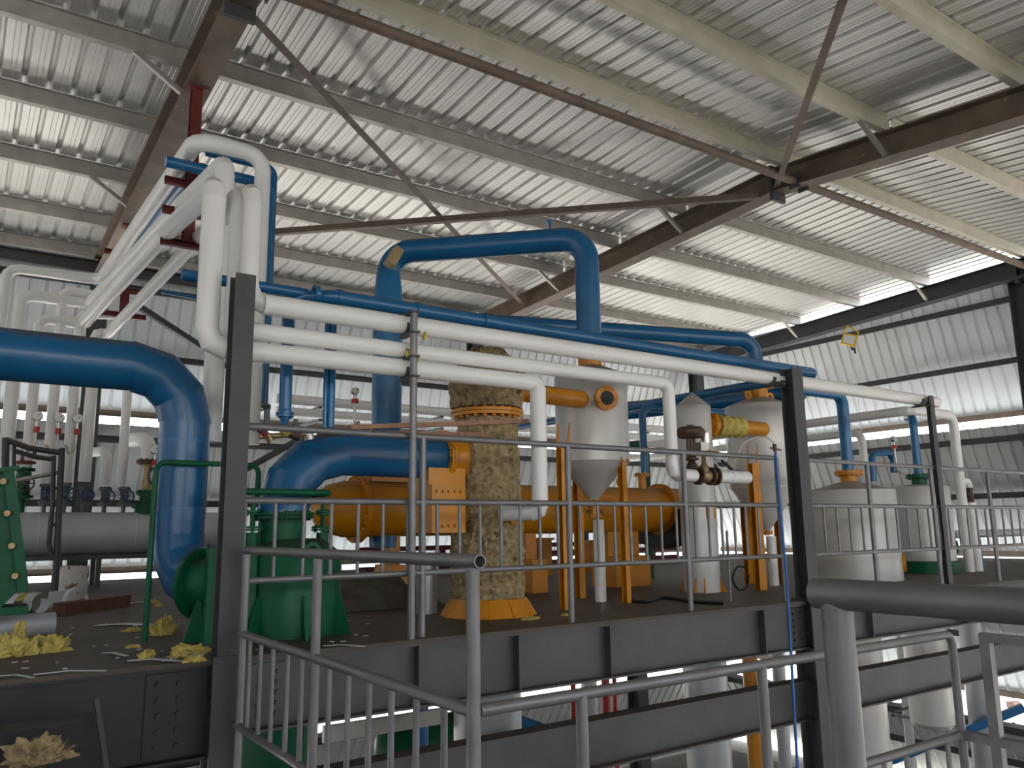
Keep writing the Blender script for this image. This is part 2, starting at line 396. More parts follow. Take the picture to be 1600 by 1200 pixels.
# wall braces seen at the left
o = build(G().ang(at(205, 478, Y=13.9), at(345, 568, Y=13.9), .12, .01), 'wall_brace', M['column']); tag(o, 'dark diagonal angle brace descending behind the big blue elbow', 'brace')
o = build(G().ang(at(372, 745, Y=13.4), at(470, 690, Y=13.4), .1, .01), 'wall_brace', M['column']); tag(o, 'dark diagonal brace rising rightwards behind the left deck column', 'brace')

# ---------------------------------------------------------------- deck frame
def girder(name, label, xa, xb, y, zt, h, stiff, mt=M['girder'], w=.14, platex=()):
    t = thing(name, label, 'girder', (xa, y, zt-h))
    build(G().hb((xa, y, zt-h/2), (xb, y, zt-h/2), w, h, .014, .01), 'beam', mt, t)
    for x in stiff: build(G().box((x, y-w/4-.002, zt-h/2), (.012, w/2-.006, h-.03)), 'stiffener', mt, t)
    for x in platex:
        g = G().box((x, y-.012, zt-h/2), (.22, .012, h-.06))
        for k in range(5):
            for s in (-1, 1): g.cyl((x+s*.05, y-.035, zt-.08-k*(h-.16)/4), (x+s*.05, y-.012, zt-.08-k*(h-.16)/4), .014, n=6)
        build(g, 'bolted_splice', mt, t)
    return t
GY = EDGE + .08
stf = [at(p, 1000, Y=GY).x for p in (648, 803, 945, 1187)]
girder('deck_girder', 'long grey steel girder under the deck edge between the two dark deck columns', 1.34, 6.36, GY, -.026, .38, stf, platex=(1.52, 6.2))
girder('deck_girder', 'grey steel girder under the deck edge right of the right deck column', 6.5, 16, GY, -.026, .38, [at(p, 960, Y=GY).x for p in (1353, 1502, 1553)])
girder('deck_girder', 'deep near-black girder under the littered deck at lower left', -6, 1.2, GY, -.026, .47, [], M['dgirder'], platex=(1.0,))
girder('lower_girder', 'lower grey girder crossing beneath the deck girder from left to right', 1.34, 6.36, GY+.05, -.68, .33, [])
girder('lower_girder', 'lower grey girder right of the right deck column behind the thick railing post', 6.5, 16, GY+.05, -.68, .33, [])
# deck columns (cut-off H sections that rise through the deck edge)
def deck_col(label, x, y, ztop, w, d, wl):
    t = thing('deck_column', label, 'column', (x, y, Z0))
    build(G().hb((x, y, 0), (x, y, ztop), w, d, .01, .009, up=(0, 1, 0)), 'upper_shaft', M['column'], t)
    build(G().hb((x, y, Z0), (x, y, -.0), wl, wl, .014, .01, up=(0, 1, 0)), 'lower_shaft', M['column'], t)
    build(G().box((x, y, .008), (wl, wl, .016)), 'base_plate', M['column'], t)
    return t
cl = at(372, 600, Y=4.6); deck_col('dark grey H column at left carrying white pipes past the railing end', cl.x, 4.6, zrow(cl.x, 4.6, 432), .115, .12, .16)
cr = at(1237, 600, Y=4.6); deck_col('dark grey H column at right between the two deck railings', cr.x, 4.6, zrow(cr.x, 4.6, 576), .15, .14, .2)
# deck railings
RY = 4.65
RT, RM, RB = 1.262, .838, .393
def railing(label, xa, xb, posts, bal, zt=RT, zm=RM, zb_=RB, r=.021, ends=True):
    t = thing('deck_railing', label, 'railing', (xa, RY, 0))
    for nme, z, rr in (('top_rail', zt, r), ('middle_rail', zm, r*.95), ('bottom_rail', zb_, r*.9)):
        build(G().cyl((xa, RY, z), (xb, RY, z), rr, n=14), nme, M['rail'], t)
    for x in posts: build(G().cyl((x, RY, 0), (x, RY, zt), .0225, n=14), 'post', M['rail'], t)
    for x in bal: build(G().cyl((x, RY, zb_), (x, RY, zm), .0115, n=10), 'baluster', M['rail'], t)
    return t
px_b = [381, 429, 474, 517, 559, 598, 637, 683, 718, 750, 783, 813, 844, 872, 907, 935, 961, 986, 1010, 1034, 1058, 1087, 1109, 1129, 1149, 1167, 1187]
railing('long grey tube railing on the deck edge between the two dark columns', at(385, 668, Y=RY).x, at(1212, 713, Y=RY).x,
        [at(660, 800, Y=RY).x, at(889, 800, Y=RY).x, at(1071, 790, Y=RY).x, at(1222, 850, Y=RY).x], [at(p, 840, Y=RY).x for p in px_b])
xs = [6.55 + .205*i for i in range(1, 60) if 6.55 + .205*i < 15.6]
pr = [at(p, 800, Y=RY).x for p in (1361, 1460, 1549)] + [14.2]
railing('grey tube railing on the deck edge right of the right dark column', 6.5, 15.6, pr, [x for x in xs if all(abs(x-p) > .05 for p in pr)])
# slim post behind the first railing
o = build(G().cyl(at(1142, 940, Z=0), at(1142, 940, Z=0)+V((0, 0, .62)), .012, n=10), 'support_rod', M['rail']); tag(o, 'thin grey upright rod between railing and white slim column foot', 'rod')
# pipe supports on the deck edge
PY = 4.72
def arm(g, x, z, r):
    g.box((x, PY-.05, z-r-.012), (.05, .22, .014)); g.torus
    g.prof((x-.02, PY, z), (x+.02, PY, z), [(math.cos(a)*(r+.006), math.sin(a)*(r+.006)) for a in [math.pi*k/10+math.pi for k in range(11)]] + [(math.cos(a)*r, math.sin(a)*r) for a in [2*math.pi-math.pi*k/10 for k in range(11)]])
x = at(645, 700, Y=4.6).x
t = thing('pipe_support', 'grey tube post with three clamps carrying the white pipes near the middle railing post', 'pipe support', (x, 4.6, 0))
build(G().cyl((x, 4.6, 0), (x, 4.6, zrow(x, 4.6, 490)), .024, n=14), 'post', M['rail'], t)
ROWZ = [at(430, 478, Y=PY).z, at(430, 522, Y=PY).z, at(430, 553, Y=PY).z]
for z, r in zip(ROWZ, (.066, .054, .062)):
    g = G(); arm(g, x, z, r); build(g, 'clamp', M['column'], t)
g = G().box((x, 4.66, zrow(x, 4.6, 488)), (.06, .16, .02)); build(g, 'top_bracket', M['column'], t)
x = at(1478, 800, Y=4.6).x
t = thing('pipe_support', 'dark angle post holding the far end of the longest white pipe', 'pipe support', (x, 4.6, 0))
build(G().ang((x, 4.6, 0), (x, 4.6, at(1467, 620, Y=4.6).z), .09, .008, up=(0, 1, 0)), 'post', M['column'], t)
g = G(); arm(g, x-.12, ROWZ[0], .066); g.box((x-.1, 4.64, ROWZ[0]-.08), (.3, .05, .012)); build(g, 'clamp', M['column'], t)
g = G(); xr = cr.x; arm(g, xr-.17, ROWZ[0], .066); g.box((xr-.1, 4.66, ROWZ[0]-.07), (.2, .05, .05)); g.box((xr-.25, 4.7, 2.06), (.45, .05, .02))
o = build(g, 'pipe_clamp', M['column']); tag(o, 'black clamp bracket fixed to the right deck column top', 'clamp')

# ---------------------------------------------------------------- near walkway railings
NX = 1.32; NZ = at(742, 877, X=NX).z; NYc = at(742, 877, X=NX).y
RZm = .13; RZl = -.33
t = thing('walkway_railing', 'near grey tube railing ending in an open pipe mouth at the corner post', 'railing', (NX, NYc, -.7))
g = G(); g.lathe([(.0215, 0), (.0215, 4.5-NYc), (.017, 4.5-NYc), (.017, 0)], (NX, NYc-.03, NZ), (0, 1, 0), 24, closed=True); build(g, 'top_rail', M['rail'], t)
build(G().cyl((NX, NYc, RZm), (NX, 4.5, RZm), .0205), 'middle_rail', M['rail'], t)
zl = at(462, 1197, X=NX).z
build(G().cyl((NX, NYc, RZl), (NX, 4.5, RZl), .0205), 'bottom_rail', M['rail'], t)
for px, pyy, z in ((497, 870, NZ), (368, 860, NZ)):
    y = min(4.45, at(px, pyy, X=NX).y)
    build(G().cyl((NX, y, -.75), (NX, y, z-.02), .0205), 'post', M['rail'], t)
build(G().cyl((NX, NYc+.012, -.75), (NX, NYc+.012, NZ-.018), .0215), 'post', M['rail'], t)
y0 = NYc+.012; y1 = at(497, 870, X=NX).y; k = 7
bl = [at(p, 1000+0*p, X=NX).y for p in ()]
for p, q in ((375, 1040), (389, 1050), (406, 1060), (425, 1070), (448, 1080), (470, 1090), (513, 1110), (543, 1120), (576, 1130), (611, 1140), (650, 1150), (694, 1160)):
    y = at(p, q, X=NX).y
    if y < 4.4: build(G().cyl((NX, y, RZl), (NX, y, RZm), .0115, n=10), 'baluster', M['rail'], t)
# railing across the stair opening
t = thing('stair_railing', 'grey tube stair railing running right from the open-ended corner post', 'railing', (NX, NYc, -.7))
xe = at(1490, 992, Y=NYc).x
for kk in fillet([(NX+.02, NYc+.012, RZm), (xe, NYc+.012, RZm), (xe, NYc+.012, -1.6)], .06, 4):
    pass
build(G().sweep([p for k_, ps in fillet([(NX+.02, NYc+.012, RZm), (xe, NYc+.012, RZm), (xe, NYc+.012, -1.6)], .05, 4) for p in ps[:-1]] + [V((xe, NYc+.012, -1.6))], .0195), 'top_rail', M['rail'], t)
build(G().cyl((2.2, NYc+.012, RZl), (xe, NYc+.012, RZl), .0195), 'lower_rail', M['rail'], t)
for px in (912, 1197): 
    x = at(px, 1090, Y=NYc).x; build(G().cyl((x, NYc+.012, -1.6), (x, NYc+.012, RZm), .0195), 'post', M['rail'], t)
for px in (1385, 1421, 1455, 1487):
    x = at(px, 1190, Y=NYc).x; build(G().cyl((x, NYc+.012, -1.4), (x, NYc+.012, RZl), .011, n=10), 'baluster', M['rail'], t)
# side stair railing at lower right
t = thing('stair_railing', 'grey square-cornered stair railing at the lower right edge beyond the thick rail', 'railing', (xe, 1.9, -.7))
ya = at(1540, 995, X=xe).y
build(G().bar((xe, ya+.02, RZm), (xe, ya-2.2, RZm), .04, .04), 'top_rail', M['rail'], t)
build(G().bar((xe, ya, -1.6), (xe, ya, RZm+.02), .045, .045, up=(0, 1, 0)), 'post', M['rail'], t)
build(G().bar((xe, NYc, RZl), (xe, ya-2.2, RZl), .04, .04), 'lower_rail', M['rail'], t)
# thick foreground rail
FX = 1.04; fz = .563; fy = .74
t = thing('walkway_railing', 'thick grey foreground handrail and post at the right, nearest the camera', 'railing', (FX, fy, -.7))
build(G().cyl((FX, fy, fz), (FX, -1.6, fz), .0215, n=28), 'top_rail', M['rail'], t)
build(G().cyl((FX+.004, fy-.03, -.7), (FX+.004, fy-.03, fz-.01), .0215, n=28), 'post', M['rail'], t)
# ledge under the left deck
t = thing('ledge_beam', 'dark flanged ledge beam at the lower left below the deck', 'beam', (0, 4.2, -.5))
LZ = at(143, 1119, Y=4.2).z; lx = at(147, 1120, Y=4.2).x
build(G().hb((-3, 4.2, LZ-.15), (lx, 4.2, LZ-.15), .16, .3), 'beam', M['dgirder'], t)
o = build(G().bar(at(168, 1215, Y=4.08), at(150, 1092, Y=4.08), .02, .05, up=(0, 1, 0)), 'flat_bar', M['column']); tag(o, 'short grey flat bar standing at lower left before the black girder', 'bar')

# ---------------------------------------------------------------- white pipe rack on the left
HY1, HY2 = 7.85, 11.7
def hanger(label, y, xv, arms, mt=M['red']):
    zl = min(a[2] for a in arms)
    t = thing('pipe_hanger', label, 'pipe hanger', (xv, y, zb(y)))
    build(G().hb((xv, y, zl), (xv, y, zb(y)), .1, .1, .008, .006, up=(0, 1, 0)), 'drop_post', mt, t)
    build(G().box((xv, y, zb(y)-.008), (.2, .16, .014)), 'fixing_plate', mt, t)
    for xa, xb, z in arms:
        build(G().cc((xa, y-.04, z-.03), (xb, y-.04, z-.03), .05, .07, .007), 'crossarm', mt, t)
    return t
xv = at(302, 230, Y=HY1).x
hanger('dark red steel hanger dropping from the left rafter just behind the white pipe loop', HY1, xv,
       [(at(256, 283, Y=HY1).x, xv+.03, at(270, 281, Y=HY1).z), (at(253, 322, Y=HY1).x, at(335, 340, Y=HY1).x, at(265, 326, Y=HY1).z), (at(250, 370, Y=HY1).x, at(330, 388, Y=HY1).x, at(280, 378, Y=HY1).z)])
xv = at(196, 450, Y=HY2).x
hanger('dark red steel hanger farther along the left rafter near the back wall', HY2, xv,
       [(at(163, 391, Y=HY2).x, xv, at(170, 391, Y=HY2).z), (at(161, 415, Y=HY2).x, xv, at(170, 416, Y=HY2).z), (at(158, 448, Y=HY2).x, at(217, 456, Y=HY2).x, at(190, 452, Y=HY2).z), (at(157, 487, Y=HY2).x, at(228, 494, Y=HY2).x, at(190, 490, Y=HY2).z)])
YH = 11.9
hc = at(150, 833, Y=YH); HZ = hc.z; HRAD = .27
def dropx(px, y): return at(px, y, Y=YH).x
grp = 'white insulated pipes of the left rack'
a = at(308, 218, Y=7.1); b = at(412, 238, Y=7.1); c = at(157, 437, Y=YH); x0 = at(8, 440, Y=YH).x
pipe('insulated_pipe', 'white insulated pipe making the highest loop under the left rafter, beside the blue drops',
     [(x0, YH, 1.6), (x0, YH, c.z-.02), c, a, V((b.x, 7.1, a.z)), V((b.x, 7.1, zrow(b.x, 7.1, 694)))], [.065, .065, .075, .08, .073, .073], M['white'], bend=.16, seg=3, group=grp, seams=1.8)
va = at(336, 292, Y=4.72); x2 = at(62, 507, Y=YH).x; c = at(131, 505, Y=YH); h = at(261, 362, Y=HY1)
pipe('insulated_pipe', 'fat white insulated rack pipe coming down in front, left of the left dark column',
     [(x2, YH, 1.45), (x2, YH, c.z), c, h, va, V((va.x, 4.72, ROWZ[2])), V((va.x+.34, 4.72, ROWZ[2]))], [.065, .065, .085, .083, .068, .066, .062], M['white'], bend=.1, seg=2, group=grp, seams=1.7)
va = at(396, 300, Y=4.74); c = at(168, 522, Y=YH); h = at(311, 372, Y=HY1); x5 = at(150, 525, Y=YH).x
pipe('insulated_pipe', 'white insulated rack pipe coming down directly above the left dark column',
     [(x5, YH, 1.35), (x5, YH, c.z), c, h, va, V((va.x, 4.74, ROWZ[0])), V((va.x+.3, 4.74, ROWZ[0]))], [.075, .07, .068, .07, .057, .058, .064], M['white'], bend=.1, seg=2, group=grp, seams=1.7)
k = at(352, 255, Y=6.2); h = at(283, 322, Y=HY1); c = at(140, 474, Y=YH); x1 = at(33, 470, Y=YH).x
pipe('insulated_pipe', 'white insulated pipe with the bulky top elbow, behind the fat front pipe',
     [(x1, YH, 1.7), (x1, YH, c.z), c, h, k, V((k.x, 6.2, zrow(k.x, 6.2, 690)))], [.085, .075, .075, .08, .076, .076], M['white'], bend=.12, seg=3, group=grp, seams=1.7)
# slim one between, feeding the second row
a = at(373, 300, Y=4.9)
pipe('insulated_pipe', 'slim pale pipe squeezed between the two front vertical pipes, feeding the middle white row', [V((a.x, 5.6, a.z)), a, V((a.x, 4.9, ROWZ[1])), V((a.x+.2, 4.72, ROWZ[1]))], [.045, .045, .045, .052], M['white'], bend=.08, seg=3, group=grp)
# two more drops with their own short headers
a = at(98, 456, Y=YH+.1); b = at(175, 466, Y=YH+.1)
pipe('insulated_pipe', 'white insulated drop pipe third from left above the grey header, turning right behind the rack', [(a.x, YH, 1.3), (a.x, YH, a.z), b], .065, M['white'], bend=.13, seg=3, group=grp)
a = at(125, 492, Y=YH+.05); b = at(190, 492, Y=YH+.05)
pipe('insulated_pipe', 'white insulated drop pipe fourth from left above the grey header', [(a.x, YH, 1.3), (a.x, YH, a.z), b], .065, M['white'], bend=.13, seg=3, group=grp)
a = at(203, 560, Y=YH)
pipe('insulated_pipe', 'white insulated drop pipe just left of the big blue elbow, above the grey header', [(a.x, YH, 1.3), (a.x, YH, 3.1), (a.x+.4, YH+.5, 3.1)], .06, M['white'], bend=.13, seg=3, group=grp)
# goosenecks
a = at(167, 705, Y=YH)
pipe('insulated_pipe', 'small white gooseneck pipe between two drop pipes over the grey header', [(a.x, YH, 1.3), (a.x, YH, zrow(a.x, YH, 704)), (a.x-.12, YH+.35, zrow(a.x, YH, 704))], .065, M['white'], bend=.13, seg=6, group=grp)
a = at(234, 682, Y=YH)
pipe('insulated_pipe', 'large white gooseneck pipe with the pressure gauge left of the blue vertical pipe', [(a.x, YH, zrow(a.x, YH, 722)), (a.x, YH, zrow(a.x, YH, 684)), (a.x-.16, YH+.42, zrow(a.x, YH, 684))], .1, M['white'], bend=.2, seg=6, group=grp)
# grey header on its frame
t = thing('pipe_header', 'long grey jacketed horizontal header vessel near the back wall at left', 'vessel', (hc.x, YH, HZ-HRAD))
xa, xb = at(-120, 830, Y=YH).x, at(345, 833, Y=YH).x
build(G().lathe([(HRAD*.7, 0), (HRAD, .05), (HRAD, xb-xa-.05), (HRAD*.7, xb-xa)], (xa, YH, HZ), (1, 0, 0), 48), 'jacket', M['greyj'], t)
for px in (57, 207):
    build(G().ring((at(px, 833, Y=YH).x, YH, HZ), (1, 0, 0), HRAD*1.015, HRAD*.9, .012, 48), 'seam_band', M['strip'], t)
build(G().cyl((at(129, 870, Y=YH).x, YH, HZ-HRAD), (at(129, 870, Y=YH).x, YH, .35), .03), 'drain_stub', M['vgrey'], t)
flange(t, (at(129, 870, Y=YH).x, YH, .26+.1), (0, 0, 1), .09, .03, .02, M['vgrey'], 6)
t = thing('vessel_stand', 'dark steel stand carrying the grey header vessel', 'frame', (1.3, YH, 0))
for px in (-60, 88, 148, 330):
    x = at(px, 900, Y=YH).x
    for dy in (-.24, .24): build(G().bar((x, YH+dy, 0), (x, YH+dy, HZ-HRAD), .06, .06, up=(0, 1, 0)), 'leg', M['column'], t)
for dy in (-.24, .24): build(G().bar((xa, YH+dy, HZ-HRAD-.03), (xb, YH+dy, HZ-HRAD-.03), .05, .06), 'long_beam', M['column'], t)
# valves under the drops
HT = HZ + HRAD
def valve(label, x, y, zt, s, body, wheel, zbot=None):
    zbot = HT if zbot is None else zbot; h = zt - zbot
    t = thing('gate_valve', label, 'valve', (x, y, zbot), 'valves standing on the grey header')
    build(G().cyl((x, y, zbot-.02), (x, y, zbot+h*.3), .028*s), 'stub', body if s < 1.4 else M['green'], t)
    flange(t, (x, y, zbot+h*.32), (0, 0, 1), .085*s, .02, .018, body if s < 1.4 else M['green'], 6)
    build(G().lathe([(.055*s, h*.36), (.06*s, h*.45), (.045*s, h*.6), (.06*s, h*.75), (.055*s, h*.84)], (x, y, zbot), n=18), 'body', body, t)
    flange(t, (x, y, zbot+h*.9), (0, 0, 1), .08*s, .02, .018, body, 6)
    zc = zbot + h*.6
    build(G().cyl((x, y, zc), (x+.02, y-.17, zc), .018), 'stem', M['vgrey'], t)
    g = G().torus((x+.02, y-.17, zc), (.1, -1, 0), .075*max(1, s*.8), .01, 24, 8)
    for q in range(3):
        a_ = math.pi*q/3; r_ = .075*max(1, s*.8); g.cyl((x+.02-math.cos(a_)*r_, y-.17, zc-math.sin(a_)*r_), (x+.02+math.cos(a_)*r_, y-.17, zc+math.sin(a_)*r_), .006, n=6)
    build(g, 'handwheel', wheel, t)
for px, py_, s, body, wh, lab in ((39, 727, 1.5, M['green'], M['iron'], 'green bodied valve with red top flange and black handwheel, leftmost on the grey header'),
        (72, 754, .9, M['vgrey'], M['valveb'], 'grey gate valve with dark handwheel left of the dark ladder frame'), (103, 752, .95, M['vgrey'], M['valveb'], 'grey gate valve with blue handwheel just right of the dark ladder frame'),
        (133, 757, 1, M['vgrey'], M['valveb'], 'grey gate valve under the thickest drop pipe, in front of the wall column'), (165, 760, 1, M['vgrey'], M['valveb'], 'grey gate valve under the small white gooseneck'),
        (195, 760, .95, M['vgrey'], M['valveb'], 'grey gate valve under the drop pipe next to the large gooseneck')):
    x = at(px, py_, Y=YH).x; valve(lab, x, YH, zrow(x, YH, py_), s, body, wh)
x = at(39, 727, Y=YH).x; z = zrow(x, YH, 726)
o = build(G().lathe([(.07, 0), (.12, .01), (.12, .04), (.06, .05), (.05, .2)], (x, YH, z), n=20), 'pipe_flange', M['red']); tag(o, 'dark red flange with splayed jacket end above the leftmost green valve', 'flange')
x = at(232, 720, Y=YH).x; z1_ = zrow(x, YH, 722)
t = thing('check_valve', 'rusty red flanged brass-coloured valve over green reducer below the large gooseneck', 'valve', (x, YH, HT))
flange(t, (x, YH, z1_), (0, 0, 1), .15, .05, .025, M['rust'] if 0 else M['iron'], 8)
build(G().lathe([(.07, 0), (.05, -.12), (.07, -.28), (.06, -.36)], (x, YH, z1_-.03), n=20), 'body', M['brass'], t)
build(G().torus((x+.12, YH-.12, z1_-.2), (-.4, -1, 0), .13, .014, 28, 8), 'handwheel', M['valveb'], t)
flange(t, (x, YH, z1_-.42), (0, 0, 1), .13, .05, .025, M['green'], 8)
build(G().lathe([(.08, 0), (.09, .06), (.13, .3), (.13, .36)][::-1] and [(.085, z1_-.46-HT), (.085, z1_-.55-HT), (.13, .12), (.13, -.03)], (x, YH, HT), n=20), 'reducer', M['green'], t)
flange(t, (x, YH, HT+.08), (0, 0, 1), .17, .08, .025, M['green'], 8)
# gauges
def gauge(label, px, py_, Y, R, sip, loop=None, face=(-.1, -1, .0), grp_=None):
    p = at(px, py_, Y=Y); ax = V(face).normalized()
    t = thing('pressure_gauge', label, 'gauge', p, grp_)
    cs_ = build(G().lathe([(R, .03), (R, -.02), (R*.8, -.03)], p, ax*-1, 28), 'case', M['steel'], t)
    build(G().cyl(p+ax*.004, p+ax*.0335, R*.86, n=28), 'dial', M['dial'], cs_)
    build(G().bar(p+ax*.036, p+ax*.036+V((R*.45, 0, R*.45)), .01, .006), 'pointer', M['black'], cs_)
    pts = [p + V((0, 0, -R)), p + V((0, 0, -R*2.2)), p + V((0, 0, -R*3.4))]
    build(G().sweep([pts[0], pts[1]], .018, 10), 'neck', M['steel'], t)
    build(G().cyl(pts[1]-V((.0, 0, 0)), pts[2], .035, n=12), 'cock', M['redp'], t)
    build(G().sweep([pts[2], pts[2]-V((0, 0, .1))] + [q for q in sip(pts[2]-V((0, 0, .12)))], .013, 8), 'siphon', M['steel'], t)
    return t
def hook(dx): return lambda p: [p, p+V((dx*.3, 0, -.1)), p+V((dx*.8, 0, -.13)), p+V((dx, 0, -.05)), p+V((dx*1.3, 0, -.02))]
for px, py_, lab in ((59, 650, 'round pressure gauge leftmost of the three over the drop pipes'), (93, 653, 'middle one of the three pressure gauges over the drop pipes'), (122, 654, 'pressure gauge rightmost of the three over the drop pipes')):
    gauge(lab, px, py_, YH-.2, .062, hook(-.1), grp_='gauges on the drop pipes')
gauge('pressure gauge on the large white gooseneck beside the blue pipe', 243, 702, YH-.25, .065, lambda p: [p, p+V((-.02, .1, -.02))])

# blue pipes around the rack
a = at(322, 238, Y=7.6); b = at(428, 264, Y=7.6)
pipe('blue_pipe', 'thin blue pipe crossing high behind the loop and dropping right beside it', [a, V((b.x, 7.6, a.z)), V((b.x, 7.6, zrow(b.x, 7.6, 640)))], .038, M['blue'], bend=.09, seg=5)
a = at(259, 250, Y=8.3); b = at(421, 286, Y=7.4)
pipe('blue_pipe', 'blue pipe sticking out left past the white loop, dropping beside its thin twin', [at(259, 252, Y=7.4), V((b.x, 7.4, at(259, 252, Y=7.4).z)), V((b.x, 7.4, zrow(b.x, 7.4, 632)))], .052, M['blue'], bend=.1, seg=5)
flange(bpy.data.objects[[o.name for o in COL.objects if o.name.startswith('blue_pipe')][-1]], V((b.x, 7.4, zrow(b.x, 7.4, 636))), (0, 0, 1), .1, .03, .02, M['vgrey'], 8)
a = at(262, 285, Y=8.4); b = at(150, 440, Y=12.2)
pipe('blue_pipe', 'light catching blue pipe running along the left side of the topmost rack pipe', [at(272, 268, Y=7.9), b], .055, M['bluec'])
pipe('blue_pipe', 'blue pipe lying between the topmost and second white rack pipes', [at(300, 262, Y=7.9), at(195, 400, Y=12.0)], .055, M['bluec'])
a = at(315, 270, Y=7.9)
o = build(G().torus(a, (0, 1, .2), .07, .03, 20, 10), 'pipe_bend', M['blue']); tag(o, 'small rounded blue pipe bend peeking out left of the bulky white elbow', 'pipe')
# long blue pipe above the white rows
P5 = at(527, 465, Y=4.86); z5 = P5.z
e5 = at(1276, 583, Y=4.86); x45 = at(462, 500, Y=4.86).x
t = pipe('blue_pipe', 'long blue pipe just above the white rows with an elbow past the right column',
     [V((x45, 5.0, zrow(x45, 5.0, 640))), V((x45, 5.0, z5)), V((x45+.25, 4.86, z5)), V((e5.x, 4.86, z5)), V((e5.x, 12.5, z5+.05))], [.04, .04, .048, .052, .052, .05], M['blue'], bend=.12, seg=6)
for px in (493, 529, 652, 757):
    x = at(px, 470, Y=4.86).x; build(G().ring((x, 4.86, z5), (1, 0, 0), .058, .04, .03), 'coupling', M['blue'], t)
build(G().lathe([(.042, 0), (.02, -.1)], (x45, 5.0, zrow(x45, 5.0, 640)), n=16), 'reducer', M['blue'], t)
zt_ = zrow(x45, 5.0, 648)
flange(t, (x45, 5.0, zt_), (0, 0, 1), .055, .02, .014, M['blue'], 4)
t = pipe('blue_pipe', 'slim blue pipe joining the long one from the far left behind the white uprights', [V((at(285, 421, Y=4.95).x, 4.95, z5+.02)), V((x45+.1, 4.95, z5+.02))], .035, M['blue'])
for dx, rr, lab in ((0, .026, 'slim blue upright pipe between the blue drop and the tall loop'), (-.04, .016, 'very thin blue upright pipe hugging the slim one')):
    x = at(519, 560, Y=5.05).x+dx
    pipe('blue_pipe', lab, [V((x, 5.05, zrow(x, 5.05, 668))), V((x, 5.05, z5))], rr, M['bluec'])
o = build(G().cyl(at(252, 455, Y=11.5), at(330, 469, Y=11.5), .03), 'blue_pipe', M['blue']); tag(o, 'thin straight blue pipe in front of the back wall left of the white uprights', 'pipe')

# white rows on the deck edge
rg = 'white insulated pipes along the deck edge'
pipe('insulated_pipe', 'topmost and longest white insulated pipe along the deck edge', [V((at(412, 470, Y=PY).x, PY, ROWZ[0])), V((at(1463, 632, Y=PY).x, PY, ROWZ[0]))], .064, M['white'], seams=2.2, group=rg)
x = at(1044, 600, Y=PY).x; zc_ = zrow(x, PY, 741); x2_ = at(1083, 741, Y=PY).x
pipe('insulated_pipe', 'second white insulated pipe along the deck edge, turning down before the slim column', [V((at(392, 517, Y=PY).x, PY, ROWZ[1])), V((x, PY, ROWZ[1])), V((x, PY, zc_)), V((x2_+.06, PY+.05, zc_))], .053, M['white'], bend=.07, seg=2, seams=2.2, group=rg)
x = at(840, 592, Y=PY).x; zq = zrow(x, PY, 800)
CXc = at(762, 800, Y=5.5).x; CYc = 5.5
pipe('insulated_pipe', 'lowest white insulated pipe along the deck edge, turning down beside the wool-wrapped column', [V((at(350, 540, Y=PY).x, PY, ROWZ[2])), V((x, PY, ROWZ[2])), V((x, PY, zq)), V((x-.16, PY+.25, zq)), ], .060, M['white'], bend=.05, seg=2, seams=2.4, group=rg)

# ---------------------------------------------------------------- big blue pipe and green blower at left
PYY = 5.78; r1 = .165
vx = at(287, 700, Y=PYY).x; zh = at(150, 567, Y=PYY).z; fx = at(316, 912, Y=5.47)
fd = (fx - V((vx, PYY, fx.z))).normalized()
t = pipe('blue_pipe', 'very large blue pipe entering from the left edge, bending down to the green blower', [V((-3.5, PYY, zh)), V((vx, PYY, zh)), V((vx, PYY, fx.z)), fx], r1, M['blue'], bend=.36, seg=3, n=36)
for z in (zrow(vx, PYY, 690), zrow(vx, PYY, 795)): build(G().ring((vx, PYY, z), (0, 0, 1), r1*1.012, r1*.9, .012, 36), 'weld_seam', M['bluec'], t)
t = thing('blower_inlet', 'green conical blower inlet with bolted flange, plate and slanted foot below the big blue pipe', 'blower', (fx.x, 5.4, 0))
fd = V((.5, -.86, 0)).normalized(); build(G().ring(fx, fd, .222, .15, .03, 48).bolts(fx, fd, .196, 20, .009, .06), 'flange', M['green'], t)
build(G().lathe([(.17, 0), (.165, .12), (.12, .27)], fx, fd, 40), 'inlet_cone', M['green'], t)
pc = at(331, 1006, Z=0); zt_ = zrow(pc.x, pc.y, 856)
build(G().box((pc.x+.10, pc.y+.02, zt_/2), (.3, .06, zt_)), 'end_plate', M['green'], t)
g = G(); q0 = at(318, 1004, Z=0); q1 = at(286, 1004, Z=0); 
g.add([q0, q1, V((q0.x, q0.y, .3)), V((q0.x-.04, q0.y, .3)), q0+V((0, .03, 0)), q1+V((0, .03, 0)), V((q0.x, q0.y+.03, .3)), V((q0.x-.04, q0.y+.03, .3))], [(0, 1, 3, 2), (6, 7, 5, 4), (0, 4, 5, 1), (1, 5, 7, 3), (3, 7, 6, 2), (2, 6, 4, 0)])
g.box((q0.x-.02, q0.y+.02, .31), (.09, .12, .014)); build(g, 'foot', M['green'], t)
